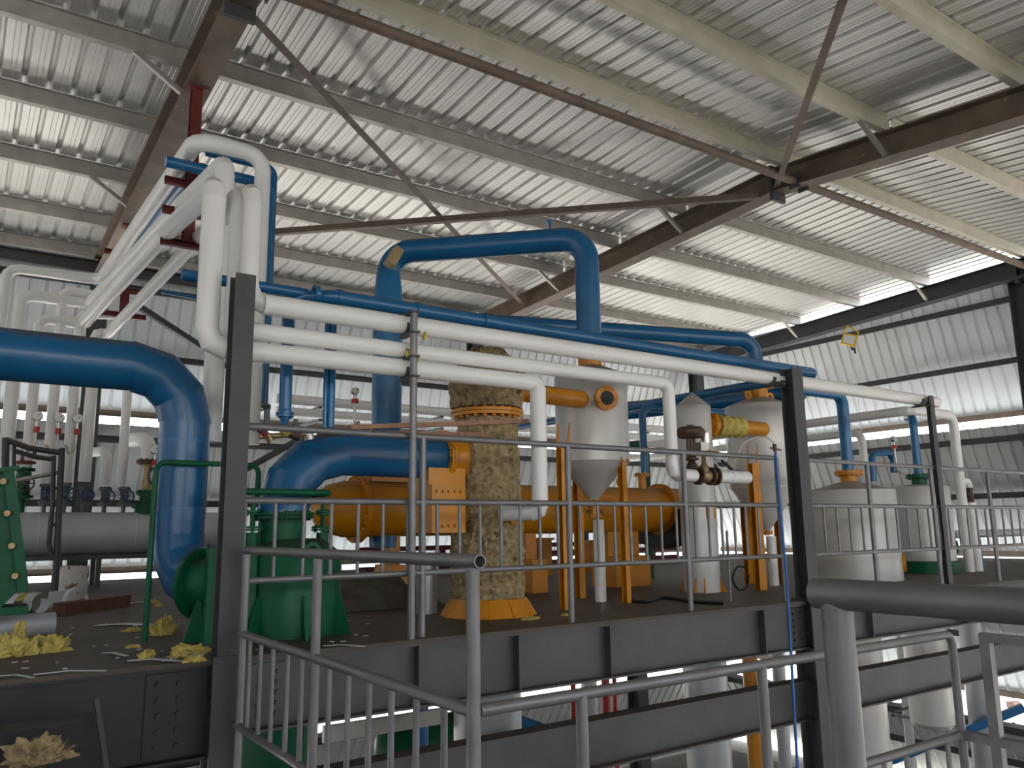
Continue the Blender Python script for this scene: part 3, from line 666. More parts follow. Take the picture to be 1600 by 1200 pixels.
# green vessel
gx = at(455, 900, Y=5.38).x; gy = 5.38; gr = .33
t = thing('green_vessel', 'green cylindrical vessel with sloped shoulder on the deck behind the near railing', 'vessel', (gx, gy, 0))
zs = zrow(gx, gy-gr, 868); zn = zrow(gx-.07, gy, 848); 
nx = at(442, 800, Y=gy).x; z_f = zrow(nx, gy, 806)
build(G().lathe([(gr, 0), (gr, zs), (gr*.98, zs+.01), (.2, zs+.1), (.17, zs+.105)], (gx, gy, 0), n=48), 'shell', M['green'], t)
build(G().cyl((nx, gy, zs+.05), (nx, gy, z_f), .155, n=36), 'neck', M['green'], t)
flange(t, (nx, gy, z_f), (0, 0, 1), .205, .14, .018, M['green'], 16)
for a_ in (-75, -25, 25, 75, 160, 230):
    th = math.radians(a_-70); d = V((math.cos(th), math.sin(th), 0)); p0 = V((gx, gy, 0)) + d*gr
    e = d.cross(V((0, 0, 1)))*.01
    build(G().add([p0+e, p0+d*.1+e, p0+d*.02+V((0, 0, .26))+e, p0+V((0, 0, .26))+e, p0-e, p0+d*.1-e, p0+d*.02+V((0, 0, .26))-e, p0+V((0, 0, .26))-e], [(0, 1, 2, 3), (7, 6, 5, 4), (0, 4, 5, 1), (1, 5, 6, 2), (2, 6, 7, 3), (3, 7, 4, 0)]), 'gusset', M['green'], t)
g = G().ring((gx+.04, gy-.27, zs+.035), (.2, 1, 0), .05, .025, .014, 20); build(g, 'lifting_lug', M['green'], t)
for px in (394, 504):
    x = at(px, 830, Y=gy-.05).x; yy = gy-.05
    build(G().cyl((x, yy, zs-.05), (x, yy, zrow(x, yy, 832)), .042), 'nozzle', M['green'], t)
    flange(t, (x, yy, zrow(x, yy, 826)), (0, 0, 1), .075, .03, .014, M['green'], 6)
    build(G().cyl((x, yy, zrow(x, yy, 826)), (x, yy, zrow(x, yy, 776)), .017), 'riser', M['green'], t)
    flange(t, (x, yy, zrow(x, yy, 801)), (0, 0, 1), .05, .017, .012, M['green'], 4)
a = at(372, 768, Y=5.14); b = at(516, 772, Y=5.14)
o = build(G().sweep([p for k_, ps in fillet([V((a.x, 5.5, a.z)), V((a.x, 5.14, a.z)), V((b.x, 5.14, a.z)), V((b.x, 5.5, a.z))], .05, 5) for p in ps[:-1]] + [V((b.x, 5.5, a.z))], .022, 12), 'green_pipe', M['green'])
tag(o, 'dark green ring line curving over the top of the green vessel', 'pipe')
# blue pipe from the green vessel to the orange nozzle
zh2 = at(640, 713, Y=5.5).z; ox = at(690, 714, Y=5.5).x
t = pipe('blue_pipe', 'large blue pipe rising from the green vessel and bending right to the orange nozzle', [V((nx, gy, z_f+.01)), V((nx, 5.42, zh2)), V((ox, 5.5, zh2))], .165, M['blue'], bend=.5, seg=3, n=36)
# green handrail standing on the left deck
a = at(226, 1003, Z=0); ztop = zrow(a.x, a.y, 722)
b_ = at(405, 726, Y=a.y)
o = build(G().sweep([p for k_, ps in fillet([a, V((a.x, a.y, ztop)), V((b_.x, a.y, ztop)), V((b_.x, a.y+.02, ztop-.25))], .06, 5) for p in ps[:-1]] + [V((b_.x, a.y+.02, ztop-.25))], .018, 12), 'handrail', M['green'])
tag(o, 'dark green tube handrail with one foot on the littered deck at left', 'handrail')

# ---------------------------------------------------------------- wool-wrapped column with orange nozzle
def wrap(c, r0, r1_, z0, z1, mt, name, parent, seed, nz=64, nt=120, amp=.026, rings=None):
    pr = []; vs = []; fs = []
    for i in range(nz+1):
        z = z0 + (z1-z0)*i/nz; r = r0 + (r1_-r0)*i/nz
        for j in range(nt):
            th = 2*math.pi*j/nt; d = V((math.cos(th), math.sin(th), 0))
            nn = noise.noise(V((d.x*2.2, d.y*2.2, z*3)) + V((seed, 0, 0))) + .6*noise.noise(V((d.x*7, d.y*7, z*9)) + V((0, seed, 0))) + .5*noise.noise(V((d.x*16, d.y*16, z*22))) + .35*noise.noise(V((d.x*38, d.y*38, z*50))) - 1.3*max(0, .13-abs(noise.noise(V((d.x*3.1, d.y*3.1, z*4+seed)))))*4*max(0, noise.noise(V((d.x*2, z*2, d.y*2+seed))))
            cr_ = -.018*max(0, 1-abs(((z*3.1+.25*math.sin(th*2+seed)) % 1)-.5)/.06)   # lap joints of the wool blankets
            vs.append(V((c[0], c[1], z)) + d*(r + amp*nn + cr_))
    for i in range(nz):
        for j in range(nt):
            k = (j+1) % nt; fs.append((i*nt+j, i*nt+k, (i+1)*nt+k, (i+1)*nt+j))
    fs += [tuple(range(nt-1, -1, -1)), tuple(range(nz*nt, (nz+1)*nt))]
    return build(G().add(vs, fs), name, mt, parent, smooth=50)
C_ = (CXc, CYc)
zr_ = lambda py: zrow(CXc, CYc, py)
t = thing('wool_wrapped_column', 'tall column wrapped in ragged brown mineral wool on an orange ribbed foot', 'column vessel', (CXc, CYc, 0))
R0 = .283
wrap(C_, R0, R0*1.0, .1, zr_(812), M['wool'], 'lower_wool_wrap', t, 3, amp=.03)
wrap((CXc+.01, CYc), R0*.92, R0*.86, zr_(815), zr_(655), M['wool'], 'middle_wool_wrap', t, 8, amp=.02)
wrap(C_, R0*1.04, R0*1.06, zr_(640), zr_(583), M['wool'], 'upper_wool_wrap', t, 5, nz=20)
wrap(C_, R0*1.02, R0*.45, zr_(584), zr_(546), M['wool'], 'top_wool_cone', t, 9, nz=12)
flange(t, (CXc, CYc, zr_(648)), (0, 0, 1), R0*1.06, R0*.7, .024, M['orange'], 22, 'girth_flange')
g = G()
for i in range(12):
    th = 2*math.pi*i/12; d = V((math.cos(th), math.sin(th), 0)); e = V((-d.y, d.x, 0))*.012; p = V((CXc, CYc, 0)) + d*R0*.96
    g.add([p+e, p+d*.11+e, p+d*.03+V((0, 0, .13))+e, p+V((0, 0, .13))+e, p-e, p+d*.11-e, p+d*.03+V((0, 0, .13))-e, p+V((0, 0, .13))-e], [(0, 1, 2, 3), (7, 6, 5, 4), (0, 4, 5, 1), (1, 5, 6, 2), (2, 6, 7, 3), (3, 7, 4, 0)])
g.lathe([(R0*1.05, 0), (R0*1.3, .0), (R0*1.28, .012), (R0*1.05, .13), (R0*.9, .14)], (CXc, CYc, 0), n=24)
build(g, 'ribbed_foot', M['orange'], t)
# inlet nozzle towards the blue pipe
nc = V((ox, 5.5, zh2))
build(G().lathe([(.17, 0), (.185, .02), (.185, .16)], nc+V((.03, 0, 0)), (1, 0, 0), 40), 'inlet_nozzle', M['orange'], t)
build(G().lathe([(.19, 0), (.235, .02), (.25, .1), (.24, .2)], V((at(716, 714, Y=5.5).x, 5.5, zh2-.02)), (1, 0, 0), 28), 'wool_collar', M['wool'], t)
flange(t, nc, (1, 0, 0), .215, .16, .02, M['orange'], 20, 'inlet_flange')
a = at(672, 757, Y=5.3); b = at(735, 832, Y=5.2)
g = G().box(((a.x+b.x)/2, 5.42, (a.z+b.z)/2), (b.x-a.x, .3, a.z-b.z)); 
for i in range(5):
    for zz in (a.z-.05, b.z+.05): g.cyl((a.x+.04+i*(b.x-a.x-.08)/4, 5.25, zz), (a.x+.04+i*(b.x-a.x-.08)/4, 5.3, zz), .012, n=6)
build(g, 'access_box', M['orange'], t)
g = G().box(((a.x+b.x)/2+.02, 5.5, a.z+.06), (b.x-a.x+.03, .34, .14)); build(g, 'saddle_duct', M['orange'], t)
p = V((at(797, 800, Y=5.25).x, 5.22, zq)); 
build(G().ring(p, (-.5, .8, 0), .085, .04, .03), 'side_flange', M['orange'], t)
# outlet to the hopper vessel
zo = at(862, 624, Y=5.75).z
HV = (at(924, 640, Y=5.8).x, 5.8)
t2 = pipe('orange_pipe', 'short orange pipe between the wool-wrapped column and the white hopper vessel', [V((CXc+.2, 5.55, zo)), V((HV[0]-.27, 5.62, zo))], .083, M['orange'], n=28)
flange(t2, (CXc+.33, 5.565, zo), (1, .06, 0), .13, .08, .02, M['orange'], 10)
build(G().lathe([(.083, 0), (.075, .03), (.045, .06), (.005, .07)], V((HV[0]-.27, 5.62, zo)), (1, .06, 0), 28), 'end_cap', M['orange'], t2)

# ---------------------------------------------------------------- white hopper vessels and the slim column
def hopper(name, label, cx, cy, R, ptop, pshoulder, pbody, pcone, mtop, legs, lugs=True):
    t = thing(name, label, 'vessel', (cx, cy, 0)); z = lambda p: zrow(cx, cy, p)
    build(G().lathe([(.05, z(pcone)), (R*.12, z(pcone)+.01), (R, z(pbody)), (R, z(pshoulder)), (R*.985, z(pshoulder)+.012), (R*.3, z(ptop)), (.05, z(ptop)+.005)], (cx, cy, 0), n=56), 'shell', M['wtank'], t)
    build(G().cyl((cx, cy, z(ptop)-.02), (cx, cy, z(ptop)+.12), .115, n=28), 'top_nozzle', mtop, t)
    flange(t, (cx, cy, z(ptop)+.13), (0, 0, 1), .165, .1, .016, mtop, 12, 'top_flange')
    for s in (-1, 1) if lugs else ():
        g = G().ring((cx+s*.2, cy-.02, z(ptop)+.02), (0, 1, 0), .06, .03, .016, 20); build(g, 'lifting_lug', mtop, t)
    build(G().ring((cx, cy, z(pbody)), (0, 0, 1), R*1.006, R*.9, .01, 56), 'weld_seam', M['wtank'], t)
    for lx, ly, w, zt in legs:
        g = G().cc((lx, ly, 0), (lx, ly, zt), w, .07, .008, up=(0, 1, 0)); build(g, 'leg', mtop, t)
        d = (V((lx, ly, 0)) - V((cx, cy, 0))).normalized()
        g = G()
        for s in (-1, 1):
            e = V((-d.y, d.x, 0))*s*.045; p = V((lx, ly, zt)) + e
            g.add([p-d*.04, p+d*.05, p-d*.05+V((0, 0, .22)), p-d*.04+e*.2, p+d*.05+e*.2, p-d*.05+V((0, 0, .22))+e*.2], [(0, 1, 2), (5, 4, 3), (0, 3, 4, 1), (1, 4, 5, 2), (2, 5, 3, 0)])
        build(g, 'lug_plate', mtop, t)
    return t
hx, hy = HV
la = at(884, 957, Z=0); lb = at(981, 951, Z=0); l3 = V((hx+.25, hy+.3, 0))
la = V((at(884, 900, Y=5.38).x, 5.38, 0)); lb = V((at(978, 900, Y=5.5).x, 5.5, 0))
hv1 = hopper('hopper_vessel', 'white hopper-bottomed vessel with round orange sight glass right of the wool-wrapped column', hx, hy, .345, 572, 590, 722, 781, M['orange'],
       [(la.x, la.y, .09, zrow(la.x, la.y, 700)), (lb.x, lb.y, .05, zrow(lb.x, lb.y, 722)), (hx+.1, hy+.36, .07, zrow(hx, hy, 725))], False)
def sight(t, c, axis, ro, ri, mt):
    axis = V(axis).normalized()
    rim = build(G().ring(c, axis, ro, ri, .04, 36).bolts(c, axis, (ro+ri)/2, 10, .007, .05), 'sight_glass_rim', mt, t)
    build(G().cyl(c-axis*.01, c+axis*.012, ri, n=32), 'sight_glass', M['glass'], rim)
sp = at(944, 622, Y=5.8-.34)
d = V((-.30, -.93, 0)).normalized(); c = V((hx, hy, sp.z)) + d*.352
sight(hv1, c + d*.012, d, .112, .066, M['orange'])
zc1 = zrow(hx, hy, 781)
build(G().cyl((hx, hy, zc1+.03), (hx, hy, zc1-.14), .03), 'outlet_stub', M['orange'], hv1)
flange(hv1, (hx, hy, zrow(hx, hy, 806)), (0, 0, 1), .06, .03, .014, M['orange'], 6, 'outlet_flange')
p0 = at(915, 950, Z=0); 
o = build(G().cyl((hx, hy-.05, 0), (hx, hy-.05, zrow(hx, hy, 812)), .052, n=24), 'insulated_pipe', M['white']); tag(o, 'short white upright pipe under the hopper vessel with the sight glass', 'pipe')
# slim column
sx, sy = at(1091, 800, Y=5.9).x, 5.9; sr = .187
zz = lambda p: zrow(sx, sy, p)
t = thing('slim_column', 'slim white jacketed column with pointed cone top and orange foot gussets', 'column vessel', (sx, sy, 0))
build(G().lathe([(sr, 0), (sr, zz(636)), (sr*.99, zz(636)+.005), (.01, zz(614))], (sx, sy, 0), n=48), 'jacket', M['wtank'], t)
for p in (742, 802): build(G().ring((sx, sy, zz(p)), (0, 0, 1), sr*1.008, sr*.9, .006, 48), 'seam_band', M['wtank'], t)
for a_ in (-155, -130, -60, -35, 40, 110):
    th = math.radians(a_); d = V((math.cos(th), math.sin(th), 0)); e = V((-d.y, d.x, 0))*.006; p = V((sx, sy, 0)) + d*(sr-.005)
    build(G().add([p+e, p+d*.07+e, p+V((0, 0, .16))+e, p-e, p+d*.07-e, p+V((0, 0, .16))-e], [(0, 1, 2), (5, 4, 3), (0, 3, 4, 1), (1, 4, 5, 2), (2, 5, 3, 0)]), 'foot_gusset', M['orange'], t)
wv = at(1112, 802, Y=sy-.17)
build(G().box((wv.x-.02, sy-.17, wv.z), (.13, .03, .115)), 'inspection_window', M['orange'], t)
# second hopper vessel
kx, ky = at(1186, 650, Y=6.0).x, 6.0
l1 = V((at(1188, 900, Y=5.62).x, 5.62, 0)); l2 = V((at(1163, 860, Y=6.4).x, 6.35, 0))
hv2 = hopper('hopper_vessel', 'white hopper-bottomed vessel behind the right dark column, orange flange on top', kx, ky, .385, 622, 637, 762, 828, M['orange'],
       [(l1.x, l1.y, .11, zrow(l1.x, l1.y, 724)), (l2.x, l2.y, .1, zrow(l2.x, l2.y, 790)), (kx+.34, ky+.1, .08, zrow(kx, ky, 790))])
zc2 = zrow(kx, ky, 828)
build(G().cyl((kx, ky, zc2+.03), (kx, ky, zc2-.06), .03), 'outlet_stub', M['orange'], hv2)
flange(hv2, (kx+.01, ky, zrow(kx, ky, 832)), (0, 0, 1), .06, .03, .014, M['orange'], 6, 'outlet_flange')
d = V((.185, -.82, 0)).normalized(); sight(hv2, V((kx, ky, at(1232, 673, Y=5.7).z)) + d*.395, d, .11, .075, M['orange'])
o = build(G().cyl((kx+.0, ky-.05, 0), (kx+.0, ky-.05, zrow(kx, ky, 838)), .055, n=24), 'insulated_pipe', M['white']); tag(o, 'short white upright pipe under the hopper vessel behind the right dark column', 'pipe')
# connection between slim column and the second hopper
zo = at(1155, 673, Y=5.95).z
t = pipe('orange_pipe', 'orange pipe with a yellow wool wrap between the slim column and the second hopper vessel', [V((sx+.1, 5.88, zo+.02)), V((kx-.3, 5.72, zo))], .078, M['orange'], n=28)
dd = (V((kx-.3, 5.72, zo)) - V((sx+.1, 5.88, zo+.02))).normalized()
flange(t, V((sx+.1, 5.88, zo+.02)) + dd*.13, dd, .135, .075, .02, M['orange'], 12)
build(G().lathe([(.078, 0), (.07, .03), (.04, .06), (.005, .07)], V((kx-.3, 5.72, zo)), dd, 28), 'end_cap', M['orange'], t)
g = G(); pts = []
L0 = V((sx+.1, 5.88, zo+.02)) + dd*.2; nseg = 30
for i in range(nseg+1):
    f = i/nseg; c = L0 + dd*.36*f; ax = dd.orthogonal().normalized(); bx = dd.cross(ax)
    for j in range(36):
        th = 2*math.pi*j/36; o_ = ax*math.cos(th) + bx*math.sin(th)
        pts.append(c + o_*(.118 - .018*f + .014*math.sin(f*22+th) + .012*noise.noise(o_*5+V((f*6, 0, 0)))))
g.add(pts, [(i*36+j, i*36+(j+1) % 36, (i+1)*36+(j+1) % 36, (i+1)*36+j) for i in range(nseg) for j in range(36)] + [tuple(range(35, -1, -1)), tuple(range(nseg*36, nseg*36+36))])
build(g, 'wool_wrap', M['ywool'], t)
# control valve station on the second white row
Yv = PY + .05; zv = zc_
x3 = at(1115, 741, Y=Yv).x; x4 = at(1168, 743, Y=Yv).x; xm = at(1080, 700, Y=Yv).x
t = pipe('insulated_pipe', 'short white pipe piece right of the brown control valve, ending at the orange leg', [V((x3+.05, Yv, zv)), V((x4, Yv, zv))], .056, M['white'], n=24)
build(G().ring(V((at(1143, 742, Y=Yv).x, Yv, zv)), (1, 0, 0), .06, .05, .05), 'joint_sleeve', M['white'], t)
t = thing('control_valve', 'rusty brown diaphragm control valve mounted over the white pipe behind the railing', 'valve', (xm, Yv, zv))
zd = at(1080, 676, Y=Yv).z
build(G().lathe([(.03, -.05), (.1, -.045), (.118, -.02), (.124, -.005), (.124, .005), (.118, .02), (.1, .045), (.03, .05), (.028, .065)], (xm, Yv, zd), n=32).bolts((xm, Yv, zd), (0, 0, 1), .122, 12, .006, .03), 'actuator_housing', M['iron'], t)
build(G().cyl((xm-.04, Yv, zd-.04), (xm-.035, Yv, zv+.13), .013, n=8).cyl((xm+.04, Yv, zd-.04), (xm+.035, Yv, zv+.13), .013, n=8).cyl((xm, Yv, zd-.05), (xm, Yv, zv), .011, n=8), 'yoke', M['iron'], t)
build(G().lathe([(.05, .06), (.045, .09), (.025, .12), (.06, .135), (.06, .15)], (xm, Yv, zv), n=20), 'bonnet', M['iron'], t)
g = G().box((xm+.1, Yv-.02, zd-.12), (.1, .09, .07)).cyl((xm+.16, Yv-.02, zd-.09), (xm+.16, Yv-.02, zd-.0), .045, n=16); build(g, 'positioner', M['steel'], t)
g = G().cyl((xm+.13, Yv-.08, zd-.17), (xm+.3, Yv-.08, zd-.185), .018, n=10).box((xm+.2, Yv-.06, zd-.16), (.12, .04, .03)); build(g, 'cable_gland', M['brass'], t)
t = thing('globe_valve', 'corroded brass-brown flanged valve body between the two white pipe pieces', 'valve', (at(1100, 741, Y=Yv).x, Yv, zv))
xg = at(1102, 741, Y=Yv).x
build(G().lathe([(.055, -.1), (.04, -.07), (.062, 0), (.04, .07), (.055, .1)], (xg, Yv, zv), (1, 0, 0), 24), 'body', M['brass'], t)
for s in (-.09, .06, .12): build(G().ring((xg+s, Yv, zv), (1, 0, 0), .078, .03, .02).bolts((xg+s, Yv, zv), (1, 0, 0), .065, 8, .008, .04), 'flange', M['iron'], t)
build(G().lathe([(.045, .03), (.035, .09), (.02, .11), (.02, .17)], (xg-.01, Yv, zv), n=16), 'bonnet', M['brass'], t)
def wire(name, label, pts, r, mt, cat='cable'):
    P = [V(p) for p in pts]; out = []
    for i in range(len(P)-1):
        p0, p1, p2, p3 = P[max(i-1, 0)], P[i], P[i+1], P[min(i+2, len(P)-1)]
        for k in range(8):
            u = k/8; out.append(.5*((2*p1) + (p2-p0)*u + (2*p0-5*p1+4*p2-p3)*u*u + (3*p1-p0-3*p2+p3)*u**3))
    out.append(P[-1]); o = build(G().sweep(out, r, 8), name, mt); return tag(o, label, cat)
wire('impulse_line', 'thin white tube looping from the control valve up to the second hopper vessel', [at(1117, 722, Y=4.8), at(1125, 730, Y=4.85), at(1140, 731, Y=4.9), at(1152, 712, Y=5.2), at(1165, 690, Y=5.4), at(1192, 682, Y=5.5), at(1207, 690, Y=5.0), at(1211, 697, Y=4.75)], .005, M['white'])
wire('power_cable', 'short black cable from the control valve into the white pipe area', [at(1128, 720, Y=4.8), at(1140, 730, Y=4.85), at(1148, 738, Y=4.95), at(1152, 745, Y=5.05)], .012, M['black'])
wire('floor_cable', 'black cable lying on the deck in front of the slim white column', [at(988, 938, Z=.015), at(1010, 940, Z=.015), at(1032, 934, Z=.015), at(1055, 935, Z=.015), at(1075, 938, Z=.015), at(1100, 941, Z=.015), at(1130, 942, Z=.015)], .016, M['black'])
wire('hose_coil', 'black hose bent into a loop at the foot of the orange leg', [at(1166, 887, Y=5.7), at(1152, 886, Y=5.7), at(1145, 905, Y=5.7), at(1155, 922, Y=5.7), at(1168, 915, Y=5.7), at(1170, 898, Y=5.7)], .011, M['black'], 'hose')
# blue hose on the right dark column
t = thing('blue_hose', 'thin blue hose hanging straight down past the right dark column', 'hose', at(1211, 697, Y=4.5))
pts = [at(1211, 700, Y=4.52), at(1219, 800, Y=4.52), at(1229, 900, Y=4.5), at(1237, 1040, Y=4.42), at(1246, 1200, Y=4.4), at(1250, 1290, Y=4.4)]
build(G().sweep(pts, .012, 10), 'hose', M['cord'], t)
build(G().cyl(at(1211, 705, Y=4.52), at(1210, 694, Y=4.52), .018, n=10).cyl(at(1204, 700, Y=4.52), at(1220, 703, Y=4.52), .008, n=8), 'tap', M['iron'], t)

# ---------------------------------------------------------------- tall blue pipe loop and its branch
a = at(604, 640, D=8.0); LX, LY = a.x, a.y
ztp = zrow(hx, hy, 357)
t = pipe('blue_pipe', 'tall blue pipe loop rising behind the rows and coming down on the sight-glass hopper vessel',
     [V((LX, LY, .55)), V((LX, LY, zrow(LX, LY, 395))), V((hx, hy, zrow(LX, LY, 395)+.0)), V((hx, hy, zrow(hx, hy, 545)))], [.15, .12, .12, .12], M['blue'], bend=.24, seg=8, n=36); LOOP = t
g = G().sweep([V((LX, LY, .5)), V((LX, LY, zrow(LX, LY, 470)))], .148, 32); build(g, 'wide_lower_section', M['bluec'], t)
build(G().lathe([(.148, 0), (.122, .3)], (LX, LY, zrow(LX, LY, 470)), n=32), 'reducer', M['bluec'], t)
zq2 = at(800, 492, D=8.2).z
t = pipe('blue_pipe', 'blue pipe running level from the tall loop to the second hopper vessel', [V((LX+.05, LY, 2.82)), V((kx, ky, 2.82)), V((kx, ky, zrow(kx, ky, 605)))], .088, M['blue'], bend=.2, seg=8, n=28)
build(G().box(at(615, 402, D=7.85), (.09, .12, .2), Matrix.Rotation(.5, 3, 'Y')), 'rusty_shoe', M['brass'], LOOP)
pv = V((hx-.35*(hx-LX)*.5, hy+.35*(LY-hy)*.5, zrow(LX, LY, 395)+.1)); build(G().cyl(pv, pv+V((0, 0, .1)), .013).cyl(pv+V((-.03, 0, .1)), pv+V((.03, 0, .12)), .01), 'vent_stub', M['bluec'], LOOP)
gauge('pressure gauge on a curled black siphon left of the wide blue upright', 555, 611, LY-.15, .035, lambda p: [p, p+V((0, 0, -.05)), p+V((.03, 0, -.1)), p+V((.07, 0, -.12)), p+V((.06, .05, -.05)), p+V((0, .05, -.1)), p+V((.05, .2, -.16)), p+V((.2, .6, -.15))])
# small valve cluster between left column and blue bend
t = thing('ball_valve', 'weathered brass valve cluster with yellow wool tuft behind the railing near the left column', 'valve', at(425, 675, Y=5.3))
for pxa, pya, pxb, pyb, r_, mt, nm in ((405, 682, 480, 678, .02, M['brass'], 'run_pipe'), (417, 678, 424, 690, .026, M['brass'], 'outlet'), (440, 672, 468, 682, .034, M['iron'], 'body'), (407, 668, 415, 682, .03, M['red'], 'cap'), (480, 668, 484, 687, .034, M['steel'], 'disc'), (462, 655, 462, 676, .016, M['vgrey'], 'riser'), (417, 640, 417, 672, .02, M['vgrey'], 'long_riser')):
    build(G().cyl(at(pxa, pya, Y=5.3), at(pxb, pyb, Y=5.3), r_, n=14), nm, mt, t)
c = at(446, 673, Y=5.27)
build(G().lathe([(.01, -.04), (.04, -.02), (.035, .02), (.008, .045)], c, (0, 0, 1), 12), 'wool_tuft', M['ywool'], t)
# blue and green pipes by the right side
c = at(1003, 745, Y=7.15)
t = pipe('blue_pipe', 'slim blue pipe dropping onto an orange flange right of the first hopper vessel', [V((c.x+1.6, 7.1, zrow(c.x, 7.1, 637)+.05)), V((c.x, 7.1, zrow(c.x, 7.1, 637))), V((c.x, 7.1, zrow(c.x, 7.1, 740)))], .045, M['bluec'], bend=.12, seg=6)
t = pipe('blue_pipe', 'thick dark blue pipe running level behind the slim column top', [at(905, 655, Y=10.0)*1 + V((0, 0, -2.4)), at(905, 655, Y=10.0), at(1255, 612, D=10.2)], .1, M['blue'])
t = pipe('blue_pipe', 'blue pipe running left behind the first hopper at mid height', [at(935, 640, Y=9.6)+V((0, 0, -2.4)), at(935, 640, Y=9.6), at(1100, 624, Y=8.6), at(1100, 624, Y=8.6)+V((0, 0, -1.9))], .08, M['blue'])
o = build(G().sweep([p for k_, ps in fillet([at(975, 697, Y=7.9), at(1008, 693, Y=7.9), at(1010, 770, Y=7.9)+V((0, 0, -1.15))], .12, 6) for p in ps[:-1]] + [at(1010, 770, Y=7.9)+V((0, 0, -1.15))], .055, 18), 'green_pipe', M['green']); tag(o, 'dark green pipe elbow behind the slim blue drop', 'pipe')

for i, (py_, lab) in enumerate(((633, 'upper of two white pipes running along the back wall behind the blue uprights'), (652, 'lower of two white pipes running along the back wall behind the blue uprights'))):
    a = at(560, py_, Y=13.3)
    t = thing('insulated_pipe', lab, 'pipe', (a.x, 13.3, a.z))
    g = G().cyl((at(430, py_, Y=13.3).x, 13.3, a.z), (at(1075, 680, Y=13.3).x, 13.3, a.z), .085, n=20); build(g, 'run', M['white'], t)
    for px in (500, 690, 1010): build(G().box((at(px, py_, Y=13.3).x, 13.75, a.z-.1), (.06, .95, .04)), 'wall_bracket', M['column'], t)
for px, py_, lab in ((664, 524, 'tiny yellow wool tuft at the clamp on the topmost white row'), (637, 551, 'tiny yellow wool tuft left of the clamp on the middle white row'), (652, 560, 'tiny yellow wool tuft at the clamp between the middle and lowest white rows')):
    c = at(px, py_, Y=4.645); o = build(G().lathe([(.004, -.035), (.018, -.015), (.013, .01), (.003, .03)], c, (.2, 0, 1), 10), 'wool_tuft', M['ywool']); tag(o, lab, 'insulation scrap', 'wool tufts at the pipe clamps')
# ---------------------------------------------------------------- orange horizontal vessel
oy = 7.15; oz = at(800, 796, Y=oy).z; oR = .262
xa = at(488, 796, Y=oy).x; xb = at(1062, 797, Y=oy).x
t = thing('horizontal_vessel', 'long orange horizontal vessel lying on saddles behind the railing', 'vessel', ((xa+xb)/2, oy, 0))
x_f = at(557, 796, Y=oy).x
build(G().lathe([(.02, xa), (oR*.5, xa+.03), (oR*.85, xa+.14), (oR, xa+.3), (oR, xb), (oR*.8, xb+.12), (.02, xb+.2)], (0, oy, oz), (1, 0, 0), 56), 'shell', M['orange'], t)
for x in (x_f, at(1030, 797, Y=oy).x): build(G().ring((x, oy, oz), (1, 0, 0), oR+.055, oR*.9, .05, 56).bolts((x, oy, oz), (1, 0, 0), oR+.033, 30, .011, .09), 'body_flange', M['orange'], t)
for pa, pb in ((612, 628), (826, 842), (955, 1003)):
    x1_, x2_ = at(pa, 880, Y=oy-.1).x, at(pb, 880, Y=oy-.1).x
    g = G().box(((x1_+x2_)/2, oy, (oz-.1)/2), (x2_-x1_, .12, oz-.1)).box(((x1_+x2_)/2, oy, .17), (x2_-x1_+.06, .42, .34)); build(g, 'saddle', M['orange'], t)
c = V((at(1003, 745, Y=7.1).x, 7.1, 0)); zf = zrow(c.x, 7.1, 742)
build(G().cyl((c.x, 7.1, oz+oR-.02), (c.x, 7.1, zf), .05), 'nozzle', M['orange'], t); flange(t, (c.x, 7.1, zf), (0, 0, 1), .09, .05, .016, M['orange'], 8, 'nozzle_flange')
build(G().box((at(640, 745, Y=oy).x, oy, oz+oR+.02), (.9, .2, .05)), 'top_plate', M['orange'], t)
g = G().ring((at(969, 750, Y=oy).x, oy, oz+oR+.06), (0, 1, 0), .055, .028, .02, 18); build(g, 'lifting_lug', M['orange'], t)
def marking(text, p, size, mt, parent, name):
    cu = bpy.data.curves.new(name, 'FONT'); cu.body = text; cu.size = size; cu.extrude = .002
    tmp = bpy.data.objects.new('tmp', cu); COL.objects.link(tmp); bpy.context.view_layer.update()
    me = bpy.data.meshes.new_from_object(tmp.evaluated_get(bpy.context.evaluated_depsgraph_get())); COL.objects.unlink(tmp); bpy.data.objects.remove(tmp)
    me.name = name; me.materials.clear(); me.materials.append(mt); o = bpy.data.objects.new(name, me); COL.objects.link(o)
    o.parent = parent; o.location = V(p) - ORG[parent.name_full]; o.rotation_euler = (math.pi/2, 0, 0); ORG[o.name_full] = V(p); return o
q = at(915, 803, Y=oy-oR-.004); mk = marking('HT 0901', V((q.x, oy-oR-.006, q.z)), .07, M['dred'], t, 'stencil_marking')
build(G().box((at(923, 792, Y=oy-oR).x, oy-oR-.002, at(923, 791, Y=oy-oR).z), (.06, .02, .03)), 'red_label', M['redp'], t)
# black cradle beneath its right end
g = G(); x = at(1038, 860, Y=oy).x
g.prof((x-.13, oy, oz), (x+.13, oy, oz), [(math.cos(a_)*.52, math.sin(a_)*.46) for a_ in [math.pi+math.pi*k/12 for k in range(13)]] + [(math.cos(a_)*.36, math.sin(a_)*.3) for a_ in [2*math.pi-math.pi*k/12 for k in range(13)]])
o = build(g, 'vessel_cradle', M['black']); tag(o, 'black curved cradle under the right end of the orange horizontal vessel', 'cradle')
